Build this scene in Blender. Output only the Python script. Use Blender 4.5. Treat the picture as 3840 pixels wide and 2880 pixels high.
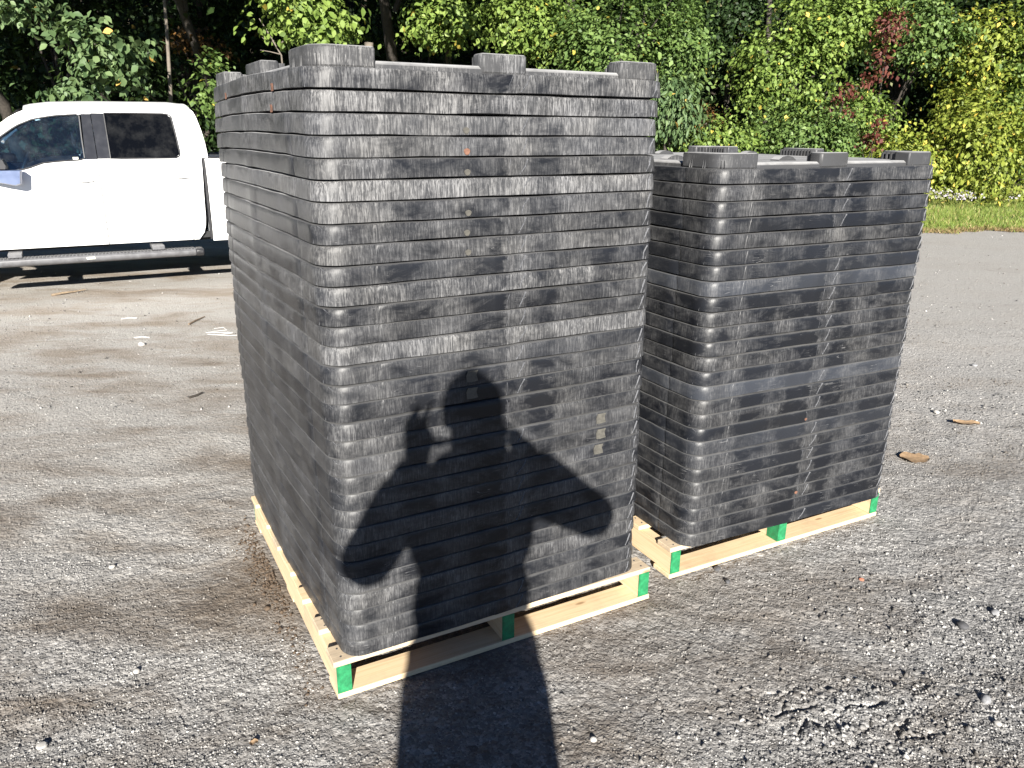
import bpy, bmesh, math, random
import numpy as np
from mathutils import Vector, Matrix

R_ = math.radians
for o in list(bpy.data.objects):
    bpy.data.objects.remove(o)
scene = bpy.context.scene
C = scene.collection

# ------------------------------------------------------------------ camera
CAM_H = 1.5175
PITCH = 0.3105
ROLL = 0.006
cam_d = bpy.data.cameras.new('camera')
cam = bpy.data.objects.new('camera', cam_d)
C.objects.link(cam)
scene.camera = cam
cam_d.sensor_width = 36.0
cam_d.sensor_fit = 'HORIZONTAL'
cam_d.lens = 36.0 * 2942.4 / 3840.0
cam_d.clip_start = 0.01
cam_d.clip_end = 600
cam.location = (0, 0, CAM_H)
cam.rotation_euler = (Matrix.Rotation(math.pi / 2 - PITCH, 3, 'X') @ Matrix.Rotation(ROLL, 3, 'Z')).to_euler()

# ------------------------------------------------------------------ sky, sun, exposure
SUN_EL = R_(21.07)
SUN_DIR = Vector((-0.067, 0.931, -0.359)).normalized()      # the way the light travels
w = bpy.data.worlds.new('World')
scene.world = w
w.use_nodes = True
nt = w.node_tree
nt.nodes.clear()
sky = nt.nodes.new('ShaderNodeTexSky')
sky.sky_type = 'NISHITA'
sky.sun_disc = False
sky.sun_elevation = SUN_EL
sky.sun_rotation = math.atan2(-SUN_DIR.x, -SUN_DIR.y)
sky.air_density = 0.36
sky.dust_density = 0.0
sky.ozone_density = 2.0
bg = nt.nodes.new('ShaderNodeBackground')
bg.inputs['Strength'].default_value = 0.05
wo = nt.nodes.new('ShaderNodeOutputWorld')
nt.links.new(sky.outputs[0], bg.inputs[0])
nt.links.new(bg.outputs[0], wo.inputs[0])
sd = bpy.data.lights.new('sun', 'SUN')
sd.energy = 5.0
sd.angle = R_(0.53)
sd.color = (1.0, 0.955, 0.88)
sun = bpy.data.objects.new('sun', sd)
C.objects.link(sun)
sun.rotation_euler = SUN_DIR.to_track_quat('-Z', 'Y').to_euler()
sun.location = (2, -20, 12)
scene.view_settings.view_transform = 'Standard'
scene.view_settings.look = 'None'
scene.view_settings.gamma = 1.0
scene.view_settings.exposure = 1.58
scene.view_settings.use_curve_mapping = False
scene.render.engine = 'CYCLES'
scene.render.resolution_x = 1024
scene.render.resolution_y = 768
scene.cycles.max_bounces = 8
scene.cycles.transparent_max_bounces = 16

# ------------------------------------------------------------------ helpers
def tag(o, label=None, cat=None, group=None, kind=None):
    if label: o['label'] = label
    if cat: o['category'] = cat
    if group: o['group'] = group
    if kind: o['kind'] = kind
    return o

def empty(name, loc=(0, 0, 0), rz=0.0, label=None, cat=None, group=None):
    o = bpy.data.objects.new(name, None)
    C.objects.link(o)
    o.location = loc
    o.rotation_euler = (0, 0, rz)
    o.empty_display_size = 0.1
    return tag(o, label, cat, group)

def link(name, me, parent=None, mat=None):
    o = bpy.data.objects.new(name, me)
    C.objects.link(o)
    if parent is not None: o.parent = parent
    if mat is not None and not me.materials: me.materials.append(mat)
    return o

def copy_tree(o, parent=None):
    c = o.copy()
    C.objects.link(c)
    c.parent = parent
    for ch in list(o.children):
        copy_tree(ch, c)
    return c

class MB:
    """collects pieces of ONE mesh"""
    def __init__(s):
        s.v = []; s.f = []
    def add(s, vs, fs):
        b = len(s.v)
        s.v += [tuple(p) for p in vs]
        s.f += [tuple(i + b for i in f) for f in fs]
        return s
    def box(s, x0, x1, y0, y1, z0, z1, M=None):
        vs = [Vector(p) for p in ((x0,y0,z0),(x1,y0,z0),(x1,y1,z0),(x0,y1,z0),(x0,y0,z1),(x1,y0,z1),(x1,y1,z1),(x0,y1,z1))]
        if M is not None: vs = [M @ p for p in vs]
        return s.add(vs, [(0,3,2,1),(4,5,6,7),(0,1,5,4),(1,2,6,5),(2,3,7,6),(3,0,4,7)])
    def prism(s, poly, z0, z1, f=None):
        """poly: list of 2D points (ccw); f maps (a, b, h) to a 3D point"""
        n = len(poly)
        f = f or (lambda a, b, h: (a, b, h))
        vs = [f(a, b, z0) for a, b in poly] + [f(a, b, z1) for a, b in poly]
        fs = [tuple(range(n - 1, -1, -1)), tuple(range(n, 2 * n))] + [(i, (i + 1) % n, n + (i + 1) % n, n + i) for i in range(n)]
        return s.add(vs, fs)
    def tube(s, pts, rad, n=8, cap=True, closed=False, flat=1.0):
        pts = [Vector(p) for p in pts]
        if not hasattr(rad, '__len__'): rad = [rad] * len(pts)
        rings = []
        up = Vector((0, 0, 1))
        prev = None
        for i, p in enumerate(pts):
            if closed: t = pts[(i + 1) % len(pts)] - pts[i - 1]
            else: t = pts[min(i + 1, len(pts) - 1)] - pts[max(i - 1, 0)]
            t.normalize()
            if prev is None:
                a = t.cross(up)
                if a.length < .05: a = t.cross(Vector((1, 0, 0)))
            else:
                a = prev - t * prev.dot(t)
            a.normalize(); prev = a
            b = t.cross(a)
            rings.append([p + a * (math.cos(2 * math.pi * k / n) * rad[i]) + b * (math.sin(2 * math.pi * k / n) * rad[i] * flat) for k in range(n)])
        vs = [q for r in rings for q in r]
        fs = []
        m = len(rings)
        for i in range(m if closed else m - 1):
            j = (i + 1) % m
            for k in range(n):
                fs.append((i * n + k, i * n + (k + 1) % n, j * n + (k + 1) % n, j * n + k))
        if cap and not closed:
            fs.append(tuple(range(n - 1, -1, -1)))
            fs.append(tuple((m - 1) * n + k for k in range(n)))
        return s.add(vs, fs)
    def grid(s, rows, close_u=False):
        """rows: list of equally long lists of points"""
        m, n = len(rows), len(rows[0])
        vs = [p for r in rows for p in r]
        fs = []
        for i in range(m - 1):
            for k in range(n if close_u else n - 1):
                fs.append((i * n + k, i * n + (k + 1) % n, (i + 1) * n + (k + 1) % n, (i + 1) * n + k))
        return s.add(vs, fs)
    def ball(s, c, r, nu=10, nv=7):
        c = Vector(c)
        rx, ry, rz = r if hasattr(r, '__len__') else (r, r, r)
        rows = []
        for i in range(nv + 1):
            th = math.pi * i / nv
            q = max(math.sin(th), 1e-3)
            rows.append([c + Vector((rx * q * math.cos(2 * math.pi * k / nu), ry * q * math.sin(2 * math.pi * k / nu), rz * math.cos(th))) for k in range(nu)])
        return s.grid(rows[::-1], close_u=True)
    def capsule(s, a, b, ra, rb, n=12):
        a, b = Vector(a), Vector(b)
        t = (b - a).normalized()
        pts, rad = [], []
        for i in range(5):
            q = math.pi / 2 * i / 4
            pts.append(a - t * ra * math.cos(q)); rad.append(max(ra * math.sin(q), 1e-4))
        for i in range(5):
            q = math.pi / 2 * i / 4
            pts.append(b + t * rb * math.sin(q)); rad.append(max(rb * math.cos(q), 1e-4))
        return s.tube(pts, rad, n)
    def mesh(s, name, mat=None, smooth=None, fix=True):
        me = bpy.data.meshes.new(name)
        me.from_pydata(s.v, [], s.f)
        if fix:
            bm = bmesh.new(); bm.from_mesh(me)
            bmesh.ops.recalc_face_normals(bm, faces=bm.faces)
            bm.to_mesh(me); bm.free()
        if smooth is not None:
            me.shade_smooth() if smooth >= 180 else None
            if smooth < 180: me.set_sharp_from_angle(angle=R_(smooth)); 
            for p in me.polygons: p.use_smooth = True
            if smooth < 180: me.set_sharp_from_angle(angle=R_(smooth))
        if mat is not None: me.materials.append(mat)
        me.update()
        return me
    def build(s, name, mat, parent=None, smooth=None, bevel=0.0, seg=2, fix=True):
        o = link(name, s.mesh(name, mat, smooth, fix), parent)
        if bevel:
            m = o.modifiers.new('bevel', 'BEVEL'); m.width = bevel; m.segments = seg; m.limit_method = 'ANGLE'; m.angle_limit = R_(40)
        return o

def np_mesh(name, V, Q, mat=None, smooth=False):
    """V (n,3), Q (m,k) all faces with k corners"""
    me = bpy.data.meshes.new(name)
    n, (m, k) = len(V), Q.shape
    me.vertices.add(n); me.vertices.foreach_set('co', np.ascontiguousarray(V, dtype=np.float32).ravel())
    me.loops.add(m * k); me.loops.foreach_set('vertex_index', np.ascontiguousarray(Q, dtype=np.int32).ravel())
    me.polygons.add(m)
    me.polygons.foreach_set('loop_start', np.arange(0, m * k, k, dtype=np.int32))
    me.polygons.foreach_set('loop_total', np.full(m, k, dtype=np.int32))
    if smooth: me.polygons.foreach_set('use_smooth', np.ones(m, dtype=bool))
    me.update(calc_edges=True)
    if mat is not None: me.materials.append(mat)
    return me

def ray_dir(X, Y):
    """direction through a point of the 2212 x 1659 view of the photograph"""
    s = 3840 / 2212
    x, y = X * s - 1920, Y * s - 1440
    c, q = math.cos(-ROLL), math.sin(-ROLL)
    x, y = c * x - q * y, q * x + c * y
    x /= 2942.4; y /= 2942.4
    cp, sp = math.cos(PITCH), math.sin(PITCH)
    return Vector((x, cp - y * sp, -sp - y * cp))
def at(X, Y, D):
    """the point at depth D (metres ahead) seen at X, Y"""
    d = ray_dir(X, Y)
    return Vector((0, 0, CAM_H)) + d * (D / d.y)

# ------------------------------------------------------------------ materials
def mat_new(name):
    m = bpy.data.materials.new(name)
    m.use_nodes = True
    t = m.node_tree
    p = t.nodes['Principled BSDF']
    return m, t, p
def N(t, typ, **kw):
    n = t.nodes.new(typ)
    for k, v in kw.items():
        if k == 'ins':
            for a, b in v.items(): n.inputs[a].default_value = b
        else: setattr(n, k, v)
    return n
def L(t, a, b): t.links.new(a, b)
def math_(t, op, a, b=None, c=None, clamp=False):
    n = t.nodes.new('ShaderNodeMath'); n.operation = op; n.use_clamp = clamp
    for i, x in enumerate((a, b, c)):
        if x is None: continue
        if isinstance(x, (int, float)): n.inputs[i].default_value = x
        else: t.links.new(x, n.inputs[i])
    return n.outputs[0]
def ramp(t, fac, stops, interp='LINEAR'):
    n = t.nodes.new('ShaderNodeValToRGB')
    n.color_ramp.interpolation = interp
    e = n.color_ramp.elements
    while len(e) < len(stops): e.new(0.5)
    for i, (p, c) in enumerate(stops):
        e[i].position = p
        e[i].color = (c, c, c, 1) if isinstance(c, (int, float)) else (*c, 1)
    t.links.new(fac, n.inputs[0])
    return n.outputs[0]
def mix(t, fac, a, b, mode='MIX'):
    n = t.nodes.new('ShaderNodeMix'); n.data_type = 'RGBA'; n.blend_type = mode
    for i, x in ((0, fac), (6, a), (7, b)):
        if isinstance(x, (int, float)): n.inputs[i].default_value = x if i == 0 else (x, x, x, 1)
        elif isinstance(x, tuple): n.inputs[i].default_value = (*x, 1)
        else: t.links.new(x, n.inputs[i])
    return n.outputs[2]
def noise(t, vec, scale, detail=3, rough=.55, dist=0.0, out=0):
    n = N(t, 'ShaderNodeTexNoise', ins={'Scale': scale, 'Detail': detail, 'Roughness': rough, 'Distortion': dist})
    if vec is not None: t.links.new(vec, n.inputs['Vector'])
    return n.outputs[out]
def mapping(t, vec, scale=(1, 1, 1), rot=(0, 0, 0), loc=None):
    n = N(t, 'ShaderNodeMapping')
    n.inputs['Scale'].default_value = scale; n.inputs['Rotation'].default_value = rot
    if loc is not None:
        if isinstance(loc, tuple): n.inputs['Location'].default_value = loc
        else: t.links.new(loc, n.inputs['Location'])
    t.links.new(vec, n.inputs['Vector'])
    return n.outputs[0]
def bump(t, h, strength, dist, p, base=None):
    n = N(t, 'ShaderNodeBump', ins={'Strength': strength, 'Distance': dist})
    t.links.new(h, n.inputs['Height'])
    if base is not None: t.links.new(base, n.inputs['Normal'])
    if p is not None: t.links.new(n.outputs[0], p.inputs['Normal'])
    return n.outputs[0]

def simple(name, col, rough=.5, metal=0.0, var=.12, scale=14.0, bmp=0.0, spec=.5):
    m, t, p = mat_new(name)
    co = N(t, 'ShaderNodeTexCoord').outputs['Object']
    n = noise(t, co, scale, 4)
    d = tuple(max(0, c * (1 - var)) for c in col); e = tuple(min(1, c * (1 + var)) for c in col)
    L(t, ramp(t, n, [(.3, d), (.7, e)]), p.inputs['Base Color'])
    L(t, ramp(t, n, [(.3, max(0, rough - .08)), (.7, min(1, rough + .08))]), p.inputs['Roughness'])
    p.inputs['Metallic'].default_value = metal
    p.inputs['Specular IOR Level'].default_value = spec
    if bmp: bump(t, noise(t, co, scale * 6, 3), bmp, .004, p)
    return m

def make_plastic(name='scuffed_black_plastic'):
    m, t, p = mat_new(name)
    tc = N(t, 'ShaderNodeTexCoord')
    co, nor = tc.outputs['Object'], tc.outputs['Normal']
    oi = N(t, 'ShaderNodeObjectInfo')
    rnd = N(t, 'ShaderNodeCombineXYZ')
    L(t, math_(t, 'MULTIPLY', oi.outputs['Random'], 37.0), rnd.inputs[0])
    L(t, math_(t, 'MULTIPLY', oi.outputs['Random'], 91.0), rnd.inputs[1])
    L(t, math_(t, 'MULTIPLY', oi.outputs['Random'], 53.0), rnd.inputs[2])
    off = N(t, 'ShaderNodeVectorMath', operation='ADD')
    L(t, co, off.inputs[0]); L(t, rnd.outputs[0], off.inputs[1])
    own = off.outputs[0]
    sep = N(t, 'ShaderNodeSeparateColor'); L(t, oi.outputs['Color'], sep.inputs[0])
    dust_o, tint_o, streak_o = sep.outputs[0], sep.outputs[1], sep.outputs[2]
    xyz = N(t, 'ShaderNodeSeparateXYZ'); L(t, co, xyz.inputs[0])
    nxyz = N(t, 'ShaderNodeSeparateXYZ'); L(t, nor, nxyz.inputs[0])
    nx = math_(t, 'ABSOLUTE', nxyz.outputs[0]); nz = math_(t, 'ABSOLUTE', nxyz.outputs[2])
    # rub marks: thin, mostly upright scratches, different on every lid
    st1 = noise(t, mapping(t, own, (230, 230, 17), (0.05, 0.16, 0.0)), 1.0, 4, .65, .9)
    st2 = noise(t, mapping(t, own, (330, 330, 45), (0.1, -0.6, 0.1)), 1.0, 3, .6, .8)
    streak = math_(t, 'MAXIMUM', ramp(t, st1, [(.47, 0.0), (.66, 1.0)]), ramp(t, st2, [(.52, 0.0), (.70, 1.0)]))
    # the lids rub at the same places: columns that line up from lid to lid
    wob_ = math_(t, 'MULTIPLY', math_(t, 'SUBTRACT', noise(t, mapping(t, own, (9, 9, 25)), 1.0, 3, .6), .5), .10)
    cx = ramp(t, math_(t, 'ADD', wob_, math_(t, 'DIVIDE', xyz.outputs[0], 1.0086)), [(0, .75), (.055, .85), (.075, .55), (.12, .9), (.165, .85), (.19, .35), (.28, .42), (.315, .8), (.36, .6), (.40, .18), (.485, .12),
              (.495, .85), (.555, .8), (.575, .25), (.64, .30), (.665, .8), (.76, .75), (.785, .40), (.86, .5), (.90, .62), (.95, .55), (1, .8)])
    cy = ramp(t, math_(t, 'DIVIDE', xyz.outputs[1], 1.2372), [(0, .7), (.05, .5), (.08, .75), (.16, .40), (.26, .7), (.34, .35), (.45, .75), (.52, .9), (.60, .40), (.72, .75), (.84, .45), (.93, .8), (1, .7)])
    col = mix(t, ramp(t, nx, [(.55, 0.0), (.85, 1.0)]), cx, cy)
    pat = noise(t, mapping(t, own, (8, 8, 16)), 1.0, 5, .7, .5)
    pat2 = noise(t, mapping(t, own, (2.2, 2.2, 3)), 1.0, 3, .6)
    where = math_(t, 'ADD', math_(t, 'MULTIPLY', col, .28), math_(t, 'MULTIPLY', pat, 1.0))
    where = math_(t, 'ADD', where, math_(t, 'MULTIPLY', pat2, .40))
    where = math_(t, 'ADD', where, math_(t, 'MULTIPLY', dust_o, .55))
    where = ramp(t, math_(t, 'MULTIPLY', where, .6), [(.52, 0.0), (.76, 1.0)])
    # ragged dusty line along the upper edge, which also paints its sunlit glint
    lip = ramp(t, math_(t, 'ADD', xyz.outputs[2], math_(t, 'MULTIPLY', noise(t, mapping(t, own, (22, 22, 22)), 1.0, 4, .7), .010)), [(.0465, 0.0), (.0500, .8)])
    film = math_(t, 'MULTIPLY', where, math_(t, 'ADD', .10, math_(t, 'MULTIPLY', dust_o, .22)))
    marks = math_(t, 'MULTIPLY', math_(t, 'MULTIPLY', where, streak), math_(t, 'ADD', .22, math_(t, 'MULTIPLY', streak_o, .68)))
    # sparse long scratches and smears
    sc = noise(t, mapping(t, own, (7, 7, 110), (0.35, .30, .2)), 1.0, 1, .5, .0)
    scr = ramp(t, sc, [(.49, 0.0), (.5, .8), (.51, 0.0)])
    scr = math_(t, 'MULTIPLY', scr, ramp(t, noise(t, own, 9.0, 2), [(.58, 0.0), (.68, .8)]))
    tot = math_(t, 'MAXIMUM', math_(t, 'ADD', film, marks, clamp=True), scr)
    tot = math_(t, 'MAXIMUM', tot, math_(t, 'MULTIPLY', lip, .24))
    # dust that settled on what faces up
    lay_ = math_(t, 'MULTIPLY', ramp(t, nz, [(.55, 0.0), (.9, 1.0)]), ramp(t, pat, [(.3, .75), (.6, 1.25)]))
    lay_ = math_(t, 'MULTIPLY', lay_, ramp(t, xyz.outputs[2], [(.0462, .22), (.050, 1.0)]))
    tot = math_(t, 'MAXIMUM', tot, lay_)
    base = mix(t, tint_o, (.0065, .0073, .0098), (.044, .049, .060))
    base = mix(t, math_(t, 'MULTIPLY', ramp(t, noise(t, own, 3.0, 3), [(.35, 0.0), (.7, 1.0)]), .5), base, (.0105, .0105, .0110))
    dustc = mix(t, noise(t, own, 6.0, 2), (.170, .173, .184), (.225, .218, .205))
    dustc = mix(t, math_(t, 'MULTIPLY', lay_, .8), dustc, (.33, .328, .325))
    L(t, mix(t, tot, base, dustc), p.inputs['Base Color'])
    L(t, math_(t, 'ADD', .36, math_(t, 'MULTIPLY', tot, .4)), p.inputs['Roughness'])
    p.inputs['Specular IOR Level'].default_value = .24
    h = math_(t, 'ADD', math_(t, 'MULTIPLY', st2, .5), math_(t, 'MULTIPLY', noise(t, own, 28.0, 3), 1.2))
    bump(t, h, .35, .0016, p)
    return m

def make_wood(name, a, b, dirt=.25):
    m, t, p = mat_new(name)
    co = N(t, 'ShaderNodeTexCoord').outputs['Object']
    oi = N(t, 'ShaderNodeObjectInfo')
    rnd = N(t, 'ShaderNodeCombineXYZ')
    L(t, math_(t, 'MULTIPLY', oi.outputs['Random'], 31.0), rnd.inputs[0]); L(t, math_(t, 'MULTIPLY', oi.outputs['Random'], 17.0), rnd.inputs[2])
    off = N(t, 'ShaderNodeVectorMath', operation='ADD'); L(t, co, off.inputs[0]); L(t, rnd.outputs[0], off.inputs[1])
    # the boards' long axis is their local x
    g = noise(t, mapping(t, off.outputs[0], (2.0, 70, 70)), 1.0, 4, .6, .6)
    g2 = noise(t, mapping(t, off.outputs[0], (3, 12, 30)), 1.0, 3, .6)
    c = ramp(t, g, [(.3, a), (.55, b), (.75, tuple(x * .82 for x in a))])
    c = mix(t, math_(t, 'MULTIPLY', g2, .35), c, tuple(x * .6 for x in a))
    kn = N(t, 'ShaderNodeTexVoronoi', ins={'Scale': 1.0}); L(t, mapping(t, off.outputs[0], (4, 13, 13)), kn.inputs['Vector'])
    c = mix(t, ramp(t, kn.outputs['Distance'], [(.04, .75), (.10, 0.0)]), c, (.22, .12, .05))
    dn = noise(t, off.outputs[0], 9.0, 4, .65)
    c = mix(t, math_(t, 'MULTIPLY', ramp(t, dn, [(.5, 0.0), (.75, 1.0)]), dirt), c, (.2, .17, .13))
    L(t, c, p.inputs['Base Color'])
    p.inputs['Roughness'].default_value = .75
    p.inputs['Specular IOR Level'].default_value = .25
    bump(t, g, .25, .002, p)
    return m

def make_leaf(name, dark, mid, light, odd=None, odd_share=.0, trans=.25, rough=.55):
    m, t, p = mat_new(name)
    geo = N(t, 'ShaderNodeNewGeometry')
    co = N(t, 'ShaderNodeTexCoord').outputs['Object']
    r = geo.outputs['Random Per Island']
    big = noise(t, co, 1.1, 2)
    f = math_(t, 'ADD', math_(t, 'MULTIPLY', r, .6), math_(t, 'MULTIPLY', big, .55))
    stops = [(.25, dark), (.58, mid), (.95, light)]
    c = ramp(t, f, stops)
    if odd:
        r2 = math_(t, 'FRACT', math_(t, 'MULTIPLY', r, 57.31))
        c = mix(t, math_(t, 'LESS_THAN', r2, odd_share), c, odd)
    L(t, c, p.inputs['Base Color'])
    p.inputs['Roughness'].default_value = rough
    p.inputs['Specular IOR Level'].default_value = .35
    tr = N(t, 'ShaderNodeBsdfTranslucent')
    L(t, mix(t, 1.0, c, (1.0, 1.05, .6), 'MULTIPLY'), tr.inputs['Color'])
    ms = N(t, 'ShaderNodeMixShader'); ms.inputs[0].default_value = trans
    L(t, p.outputs[0], ms.inputs[1]); L(t, tr.outputs[0], ms.inputs[2])
    L(t, ms.outputs[0], t.nodes['Material Output'].inputs['Surface'])
    return m

def make_ground():
    m, t, p = mat_new('gravel_ground')
    co = N(t, 'ShaderNodeTexCoord').outputs['Object']
    v1 = N(t, 'ShaderNodeTexVoronoi', ins={'Scale': 150.0, 'Randomness': 1.0}); L(t, co, v1.inputs['Vector'])
    v2 = N(t, 'ShaderNodeTexVoronoi', ins={'Scale': 62.0, 'Randomness': 1.0}); L(t, co, v2.inputs['Vector'])
    s1 = N(t, 'ShaderNodeSeparateColor'); L(t, v1.outputs['Color'], s1.inputs[0])
    s2 = N(t, 'ShaderNodeSeparateColor'); L(t, v2.outputs['Color'], s2.inputs[0])
    g = ramp(t, s1.outputs[0], [(0, (.075, .074, .073)), (.45, (.190, .187, .182)), (.8, (.30, .294, .284)), (1, (.47, .46, .44))])
    g2 = ramp(t, s2.outputs[0], [(0, (.05, .05, .05)), (.55, (.175, .172, .168)), (1, (.40, .39, .37))])
    big = ramp(t, s2.outputs[1], [(.62, 0.0), (.68, 1.0)])
    g = mix(t, big, g, g2)
    # fine dust that fills the grains, browner or greyer from place to place, drawn out along the way the trucks drive
    rot = (0, 0, -.49)
    n1 = noise(t, mapping(t, co, (.55, 1.5, 1), rot), 1.0, 5, .62, .5)
    n2 = noise(t, mapping(t, co, (1.6, 3.4, 1), rot, (5, 2, 0)), 1.0, 5, .65, .4)
    n3 = noise(t, mapping(t, co, (.16, .3, 1), rot, (1.3, 7.7, 0)), 1.0, 3, .5)
    brown = ramp(t, math_(t, 'ADD', math_(t, 'MULTIPLY', n1, .55), math_(t, 'MULTIPLY', n2, .45)), [(.45, 0.0), (.60, 1.0)])
    # more brown dirt on the left, cleaner grey gravel on the right
    sx = N(t, 'ShaderNodeSeparateXYZ'); L(t, co, sx.inputs[0])
    left = ramp(t, math_(t, 'ADD', .5, math_(t, 'MULTIPLY', sx.outputs[0], .22)), [(.25, 1.0), (.95, .55)])
    brown = math_(t, 'MULTIPLY', brown, left)
    clean = N(t, 'ShaderNodeMapRange', ins={'From Min': 2.8, 'From Max': 5.5, 'To Min': 1.0, 'To Max': .25}); L(t, sx.outputs[1], clean.inputs['Value'])
    on_right = ramp(t, math_(t, 'ADD', .5, math_(t, 'MULTIPLY', sx.outputs[0], .5)), [(.4, 0.0), (.9, 1.0)])
    brown = math_(t, 'MULTIPLY', brown, mix(t, on_right, 1.0, clean.outputs[0]))
    pale = N(t, 'ShaderNodeMapRange', ins={'From Min': 2.2, 'From Max': 5.2})  # paler dusty gravel far off; also paints in the far grains' fuller sunlight
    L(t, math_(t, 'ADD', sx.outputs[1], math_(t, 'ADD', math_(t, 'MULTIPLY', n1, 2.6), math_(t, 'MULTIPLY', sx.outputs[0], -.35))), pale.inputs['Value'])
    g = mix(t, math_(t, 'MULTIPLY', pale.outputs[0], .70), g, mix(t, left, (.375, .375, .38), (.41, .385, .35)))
    grey_f = math_(t, 'MULTIPLY', ramp(t, n3, [(.35, 0.0), (.7, 1.0)]), .3)
    g = mix(t, grey_f, g, (.27, .265, .26))
    spk = noise(t, co, 26.0, 5, .75)
    g = mix(t, math_(t, 'MULTIPLY', ramp(t, spk, [(.38, 1.0), (.52, 0.0)]), .35), g, (.15, .147, .145))
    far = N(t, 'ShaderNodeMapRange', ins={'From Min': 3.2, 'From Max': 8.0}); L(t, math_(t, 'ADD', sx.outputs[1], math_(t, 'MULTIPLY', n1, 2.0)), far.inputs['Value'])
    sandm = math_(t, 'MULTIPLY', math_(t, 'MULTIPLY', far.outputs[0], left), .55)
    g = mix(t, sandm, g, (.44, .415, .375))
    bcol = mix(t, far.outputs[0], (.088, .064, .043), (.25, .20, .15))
    g = mix(t, math_(t, 'MULTIPLY', brown, .80), g, bcol)
    g = mix(t, math_(t, 'MULTIPLY', ramp(t, n2, [(.62, 0.0), (.75, 1.0)]), .35), g, (.05, .046, .044))
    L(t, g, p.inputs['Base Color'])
    p.inputs['Roughness'].default_value = .9
    p.inputs['Specular IOR Level'].default_value = .2
    h = math_(t, 'ADD', math_(t, 'MULTIPLY', v1.outputs['Distance'], -.6), math_(t, 'MULTIPLY', v2.outputs['Distance'], -1.1))
    h = math_(t, 'ADD', h, math_(t, 'MULTIPLY', noise(t, co, 320.0, 2), .4))
    h = math_(t, 'ADD', h, math_(t, 'MULTIPLY', noise(t, co, 24.0, 3), 1.5))
    bump(t, h, .8, .0045, p)
    return m

M = {}
M['plastic'] = make_plastic()
M['rubbed_glint'] = simple('rubbed_glint_grey_plastic', (.085, .087, .094), .5, var=.6, scale=160)  # grey of rubbed ridges, and of the highlight painted along corner crescents
M['wood'] = make_wood('pallet_pine', (.60, .43, .25), (.72, .56, .36), .3)
M['wood_grey'] = make_wood('weathered_pine', (.46, .36, .25), (.58, .47, .33), .45)
M['green_paint'] = simple('green_end_paint', (.012, .165, .060), .6, var=.35, scale=60, bmp=.3)
M['orange_mark'] = simple('orange_paint_mark', (.15, .070, .043), .7, var=.35, scale=90)
M['cream_mark'] = simple('cream_glue_mark', (.066, .062, .052), .75, var=.3, scale=90)
M['ground'] = make_ground()
M['soil'] = simple('dark_leaf_litter', (.035, .028, .018), .95, var=.5, scale=6, bmp=.6)
M['clod'] = simple('brown_dirt', (.085, .06, .04), .95, var=.4, scale=120, bmp=.6)
M['grass_ground'] = simple('mown_grass_soil', (.075, .085, .025), .95, var=.45, scale=3, bmp=.5)
M['bark'] = simple('grey_brown_bark', (.040, .033, .027), .9, var=.45, scale=18, bmp=.9)
M['bark_pale'] = simple('pale_bark', (.13, .11, .088), .85, var=.35, scale=12, bmp=.6)
M['twig'] = simple('dry_twig', (.20, .15, .10), .9, var=.3, scale=40)
M['dry_leaf'] = simple('dry_brown_leaf', (.30, .20, .115), .75, var=.3, scale=40)
M['white_string'] = simple('white_string', (.42, .41, .40), .8, var=.08)
M['white_stone'] = simple('pale_stone', (.36, .345, .32), .8, var=.2, scale=60)
M['dark_stone'] = simple('dark_stone', (.06, .06, .063), .8, var=.3, scale=60)
M['grey_stone'] = simple('grey_stone', (.22, .22, .225), .8, var=.25, scale=60)
M['brick_stone'] = simple('reddish_stone', (.40, .15, .09), .8, var=.25, scale=60)

# ================================================================== GROUND
PALLET = dict(W=1.084, L=1.175, H=0.124)
PA = (-0.483, 1.8208, 0.4933)
PB = (0.5662, 2.4572, 0.4815)
rng = np.random.default_rng(7)

class VNoise:
    """smooth value noise on a plane"""
    def __init__(s, seed):
        s.t = np.random.default_rng(seed).random((256, 256))
    def __call__(s, x, y):
        xi, yi = np.floor(x).astype(int), np.floor(y).astype(int)
        fx, fy = x - xi, y - yi
        fx = fx * fx * (3 - 2 * fx); fy = fy * fy * (3 - 2 * fy)
        a = s.t[xi & 255, yi & 255]; b = s.t[(xi + 1) & 255, yi & 255]
        c = s.t[xi & 255, (yi + 1) & 255]; d = s.t[(xi + 1) & 255, (yi + 1) & 255]
        return (a * (1 - fx) + b * fx) * (1 - fy) + (c * (1 - fx) + d * fx) * fy - .5

CRACKS = [[(.702,1.84),(.722,1.877),(.764,1.874)], [(.785,1.871),(.825,1.894)], [(.722,1.771),(.757,1.799),(.78,1.841)],
          [(.757,1.799),(.803,1.806),(.864,1.829)], [(.76,1.706),(.816,1.769),(.845,1.742),(.894,1.77)],
          [(.894,1.77),(.913,1.794),(.948,1.817),(1.008,1.814),(1.058,1.84)], [(.909,1.671),(.927,1.705),(.935,1.722),(.979,1.737),(.985,1.76)],
          [(.98,1.655),(1.022,1.683),(1.041,1.723),(1.085,1.771)], [(1.041,1.700),(1.108,1.698),(1.139,1.71)], [(.845,1.742),(.87,1.70),(.905,1.668)]]
n_a, n_b, n_c, n_d = VNoise(1), VNoise(2), VNoise(3), VNoise(4)
def foot(x, y, P):
    c, s = math.cos(P[2]), math.sin(P[2])
    a, b = x - P[0], y - P[1]
    u, v = c * a + s * b, -s * a + c * b
    dx = np.maximum(np.maximum(-u, u - PALLET['W']), 0); dy = np.maximum(np.maximum(-v, v - PALLET['L']), 0)
    return np.hypot(dx, dy)
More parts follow.
